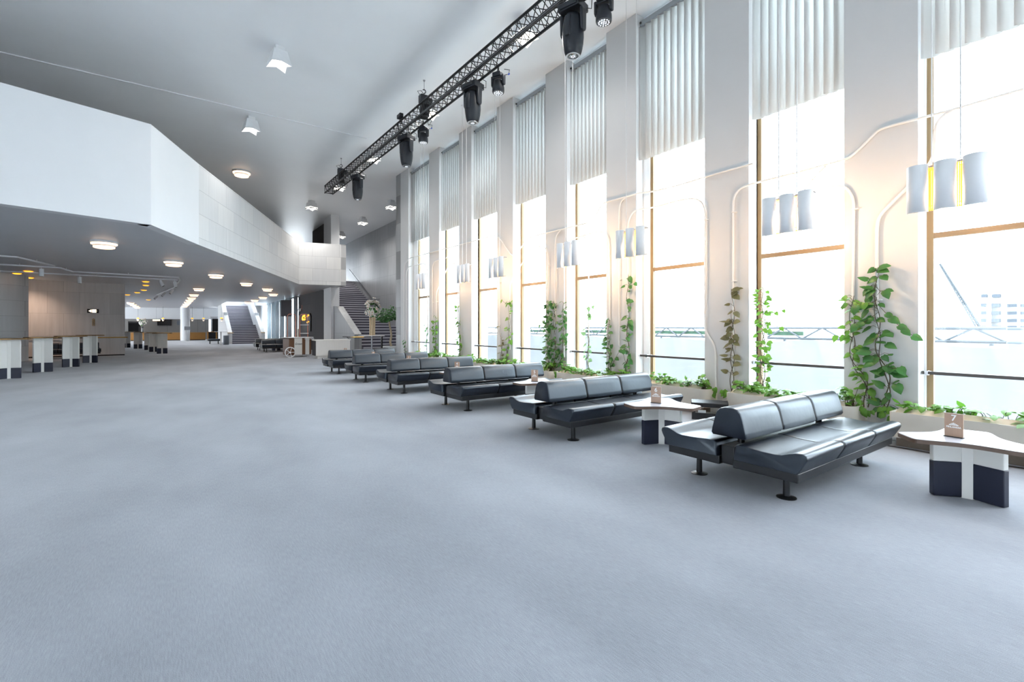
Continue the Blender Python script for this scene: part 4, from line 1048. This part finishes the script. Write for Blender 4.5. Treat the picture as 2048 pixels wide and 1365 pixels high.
# dark wall: neon lettering and the gold and black relief
p = wl(593, 621, 6.9)
t = thing('neon_lettering', 'pale script lettering with a copper mark on the dark wall above the cart', 'sign', (6.93, p.y - .4, p.z - .1), -PI / 2)
text('Green', .42, .012, 'bwhite', 'script', t, (-.05, -.012, 0), shear=.3).scale = (1.7, 1, 1)
text('?', .55, .012, 'copper', 'mark', t, (1.2, -.012, .02))
t = thing('wall_relief', 'black wall relief with golden figures behind the cart', 'artwork', (6.945, wl(612, 644, 6.93).y, wl(612, 644, 6.93).z), -PI / 2)
rp = MB(); rg = random.Random(3)
rp.prism([(-.5, -.68), (.72, -.72), (.75, .4), (.62, .62), (.1, .66), (-.55, .6), (-.8, .3), (-.45, .1), (-.15, -.1), (-.2, -.35)], 0, .06)
o = rp.build('backing', 'black', t); o.rotation_euler = (PI / 2, 0, 0)
gm = MB()
for k in range(15):
    x = rg.uniform(-.55, .1) if k < 10 else rg.uniform(.2, .5); z = rg.uniform(.15, .5) if k < 10 else rg.uniform(-.4, .5)
    gm.ball((x, -.07, z), (rg.uniform(.04, .12), .04, rg.uniform(.03, .09)), 10, 6)
gm.build('gold_figures', 'brassglow', t, smooth=60)  # glow put into the figures' material; they are no lamp
t.scale = (1.9, 1, .85)

# cart
cc = at(597, 714.5)
t = thing('vending_cart', 'walnut and white vending cart with copper rails and a spoked wheel', 'cart', (cc.x, cc.y + .3, 0), .22)
MB().bx(-.52, .52, -.38, .38, .1, .9).build('body', 'cartwood', t, bevel=.06, bseg=4)
MB().bx(-.3, .06, -.395, -.37, .11, .89).bx(.22, .4, -.395, -.37, .11, .89).build('white_panel', 'cream', t)
text('Green', .13, .002, 'black', 'lettering', t, (-.12, -.398, .58), shear=.3)
MB().bx(-.58, .6, -.42, .42, .9, .935).build('worktop', 'white', t, bevel=.01); MB().bx(.16, .6, -.46, -.1, .84, .86).build('pull_shelf', 'white', t)
for sx in (-.26, .32):
    w2 = .19
    q = smooth_path([(sx - w2, 0, .93), (sx - w2, 0, 2.02), (sx + w2, 0, 2.02), (sx + w2, 0, .93)], .13)
    MB().tube(q, .019, 10).build('rail', 'copper', t, smooth=60)
for z in (1.1, 1.5): MB().bx(.14, .5, -.12, .02, z, z + .025).build('shelf', 'white', t)
tag(MB().lathe([(.03, 0), (.035, .02), (.03, .38), (.012, .4)], n=12).build('bottle', 'planter', loc=(cc.x + .03, cc.y + .3, .935), smooth=50), 'tall pale bottle standing on the cart between the rails', 'bottle')
for sy in (-1,):
    wt = MB().tube([(-.52 + .23 * math.cos(a), -.46, .24 + .23 * math.sin(a)) for a in [k * PI / 14 for k in range(28)]], .022, 8, closed=True).build('wheel', 'white', t, smooth=60)
    sp = MB()
    for k in range(5): a = k * 2 * PI / 5; sp.cyl((-.52, -.46, .24), (-.52 + .22 * math.cos(a), -.46, .24 + .22 * math.sin(a)), .012, n=6)
    sp.cyl((-.52, -.49, .24), (-.52, -.37, .24), .035, n=12).build('spokes', 'white', wt)
MB().cyl((.36, -.3, 0), (.36, -.3, .12), .02, n=8).cyl((.36, .3, 0), (.36, .3, .12), .02, n=8).build('foot', 'white', t)
# pale counter
t = thing('reception_counter', 'pale wood slatted counter behind the farthest bench', 'counter', (5.08, 22.0, 0))
MB().bx(.03, 1.52, .02, .68, .12, .8).build('body', 'paleply', t); MB().bx(0, 1.55, 0, .7, .8, .84).build('worktop', 'paleply', t, bevel=.004); MB().bx(.12, 1.45, .1, .65, 0, .12).build('plinth', 'paleply', t)
MB().bx(.02, .03, .03, .67, .13, .79).build('end_panel', 'conc_d', t)
tag(MB().bx(-.08, .08, -.05, .05, 0, .14).build('cardboard_box', 'signwood', loc=(6.73, 22.0, 0)), 'small brown box at the right foot of the pale counter', 'box')
# handrail on the stair parapet
t = thing('handrail', 'handrail with a brass bend around the end of the near stair parapet', 'handrail', (6.87, 22.43, .93))
MB().tube([(-.02, 1.6, 0), (-.02, .3, 0)], .022, 8).build('rail', 'bmetal', t, smooth=40)
MB().tube([(-.02, .3, 0), (-.02, -.0, 0), (.5, 0, 0), (.5, .15, 0)], .022, 8).build('brass_bend', 'brass', t, smooth=40)
MB().cyl((-.02, .9, -.02), (.08, .9, -.1), .012, n=6).build('bracket', 'bmetal', t)
a = wl(699, 540, 10.06); b = wl(747, 600, 10.06)
t = thing('handrail', 'metal handrail rising along the grey wall of the near stairs', 'handrail', b); d = a - b
MB().tube([(0, -1.0, -.02), (0, 0, 0), d], .025, 10).build('rail', 'steel', t, smooth=40)
for k in (.1, .5, .9): MB().cyl(d * k, d * k + Vector((.1, 0, -.06)), .012, n=6).build('bracket', 'steel', t)
for xx, yy in ((3.8, 45.3), (6.26, 45.3)):
    o = thing('handrail', 'short brass handrail end on the %s parapet of the far stairs' % ('left' if xx < 5 else 'right'), 'handrail', (xx, yy + .24, .93))
    MB().tube([(-.2, 0, 0), (.2, 0, 0), (.24, .1, 0)], .022, 8).build('rail', 'brass', o, smooth=40)

# flowers on a table, potted tree
t = thing('flower_table', 'narrow white topped table carrying the flower arrangement', 'table', (6.85, 19.85, 0))
MB().bx(-.48, .48, -.28, .28, 1.02, 1.05).build('tabletop', 'white', t); MB().cyl((.02, 0, 0), (.02, 0, 1.02), .035, n=12).build('pole', 'steel', t); MB().bx(.43, .48, -.05, .05, 0, 1.02).bx(-.2, .48, -.05, .05, 0, .03).build('leg', 'bmetal', t)
tag(MB().bx(-.26, .26, -.2, .2, 0, .52).build('black_crate', 'black', loc=(7.08, 19.35, 0), bevel=.01), 'black crate on the floor under the flower table', 'crate')
t = thing('flower_arrangement', 'tall bundle of pale branches crowned with white orchids', 'flowers', (6.88, 19.85, 1.05))
lg = MB(); rg = random.Random(9)
for k in range(9):
    a = k * 2.4; r = .1 * math.sqrt(k / 9) + .02
    lg.tube([(r * math.cos(a), r * math.sin(a), 0), (r * 1.05 * math.cos(a + .1), r * 1.05 * math.sin(a + .1), .4), (r * 1.25 * math.cos(a + .2), r * 1.25 * math.sin(a + .2), .78)], [.036, .034, .03], 8)
lg.build('branches', 'trunk', t, smooth=50); bouquet(t, 1.08, .36, 46, 12, 'petal', .105, .35)
t = thing('potted_tree', 'round crowned ficus tree in a white pot at the foot of the near stairs', 'tree', (7.85, 20.2, 0))
MB().lathe([(.34, 0), (.36, .03), (.36, .55), (.335, .57), (.325, .5)], n=36).build('pot', 'white', t, smooth=40); MB().lathe([(.325, .5), (.001, .52)], n=24, cap=False).build('soil', 'soil', t)
MB().tube([(.03, 0, .5), (-.03, 0, .75), (.03, .01, 1.0), (.0, 0, 1.25), (-.06, 0, 1.5), (-.08, 0, 1.75)], [.05, .047, .045, .042, .04, .03], 12).build('trunk', 'trunk', t, smooth=60)
lv = MB(); rg = random.Random(21)
for k in range(900):
    th = rg.uniform(0, 2 * PI); u = rg.uniform(-1, 1); rr = rg.random() ** .4
    if u < -.45: u = -.45 + rg.random() * .2
    c = Vector((math.cos(th) * math.sqrt(1 - u * u) * rr * .58 - .05, math.sin(th) * math.sqrt(1 - u * u) * rr * .58, 1.88 + u * rr * .45 + .07 * math.sin(th * 3)))
    lv.leaf(c, Vector((math.cos(th) + rg.uniform(-.6, .6), math.sin(th) + rg.uniform(-.6, .6), rg.uniform(-.9, .2))), Vector((rg.uniform(-.5, .5), rg.uniform(-.5, .5), 1)), rg.uniform(.06, .1))
lv.build('crown', 'leafdk', t, smooth=60)

# black floor box and cables by the window
c = Vector((6.6, 4.06, 0)); a = math.atan2(3.88 - 4.28, 6.77 - 6.5)
t = thing('floor_unit', 'low black two tier metal unit on the floor behind the nearest bench', 'equipment', c, a)
MB().bx(-.25, .25, -.07, .07, .0, .1).build('lower_box', 'bmetal', t, bevel=.006); MB().rbx((0, 0, .24), (.52, .15, .07), 0, .25).build('upper_bar', 'bmetal', t, bevel=.008)
for x in (-.22, .22): MB().bx(x - .02, x + .02, -.02, .02, .1, .22).build('post', 'bmetal', t)
MB().bx(-.16, -.05, -.03, .04, .1, .13).build('plug_block', 'white', t)
tag(MB().tube([(6.78 - .02 * math.sin(k * .8), -.2 + k * .145, .012 + 0 * k) for k in range(28)], .008, 6).build('floor_cable', 'black', smooth=60), 'black cable lying on the carpet in front of the planters', 'cable')
tag(MB().tube(smooth_path([(6.3, 4.35, .01), (6.1, 4.5, .01), (5.9, 4.42, .01), (6.05, 4.3, .01), (6.4, 4.42, .01)], .2), .007, 6).build('floor_cable', 'white', smooth=60), 'loop of white cable on the carpet beside the black floor unit', 'cable')
t = thing('wall_socket', 'white wall socket on the pier behind the black floor unit', 'socket', (WX, wl(1449, 806, WX).y, wl(1449, 806, WX).z), -PI / 2)
MB().bx(-.04, .04, -.012, 0, -.04, .04).build('plate', 'white', t, bevel=.004); MB().lathe([(.022, 0), (.022, .002)], n=16).build('opening', 'grey', t, loc=(0, -.0115, 0)).rotation_euler = (PI / 2, 0, 0)
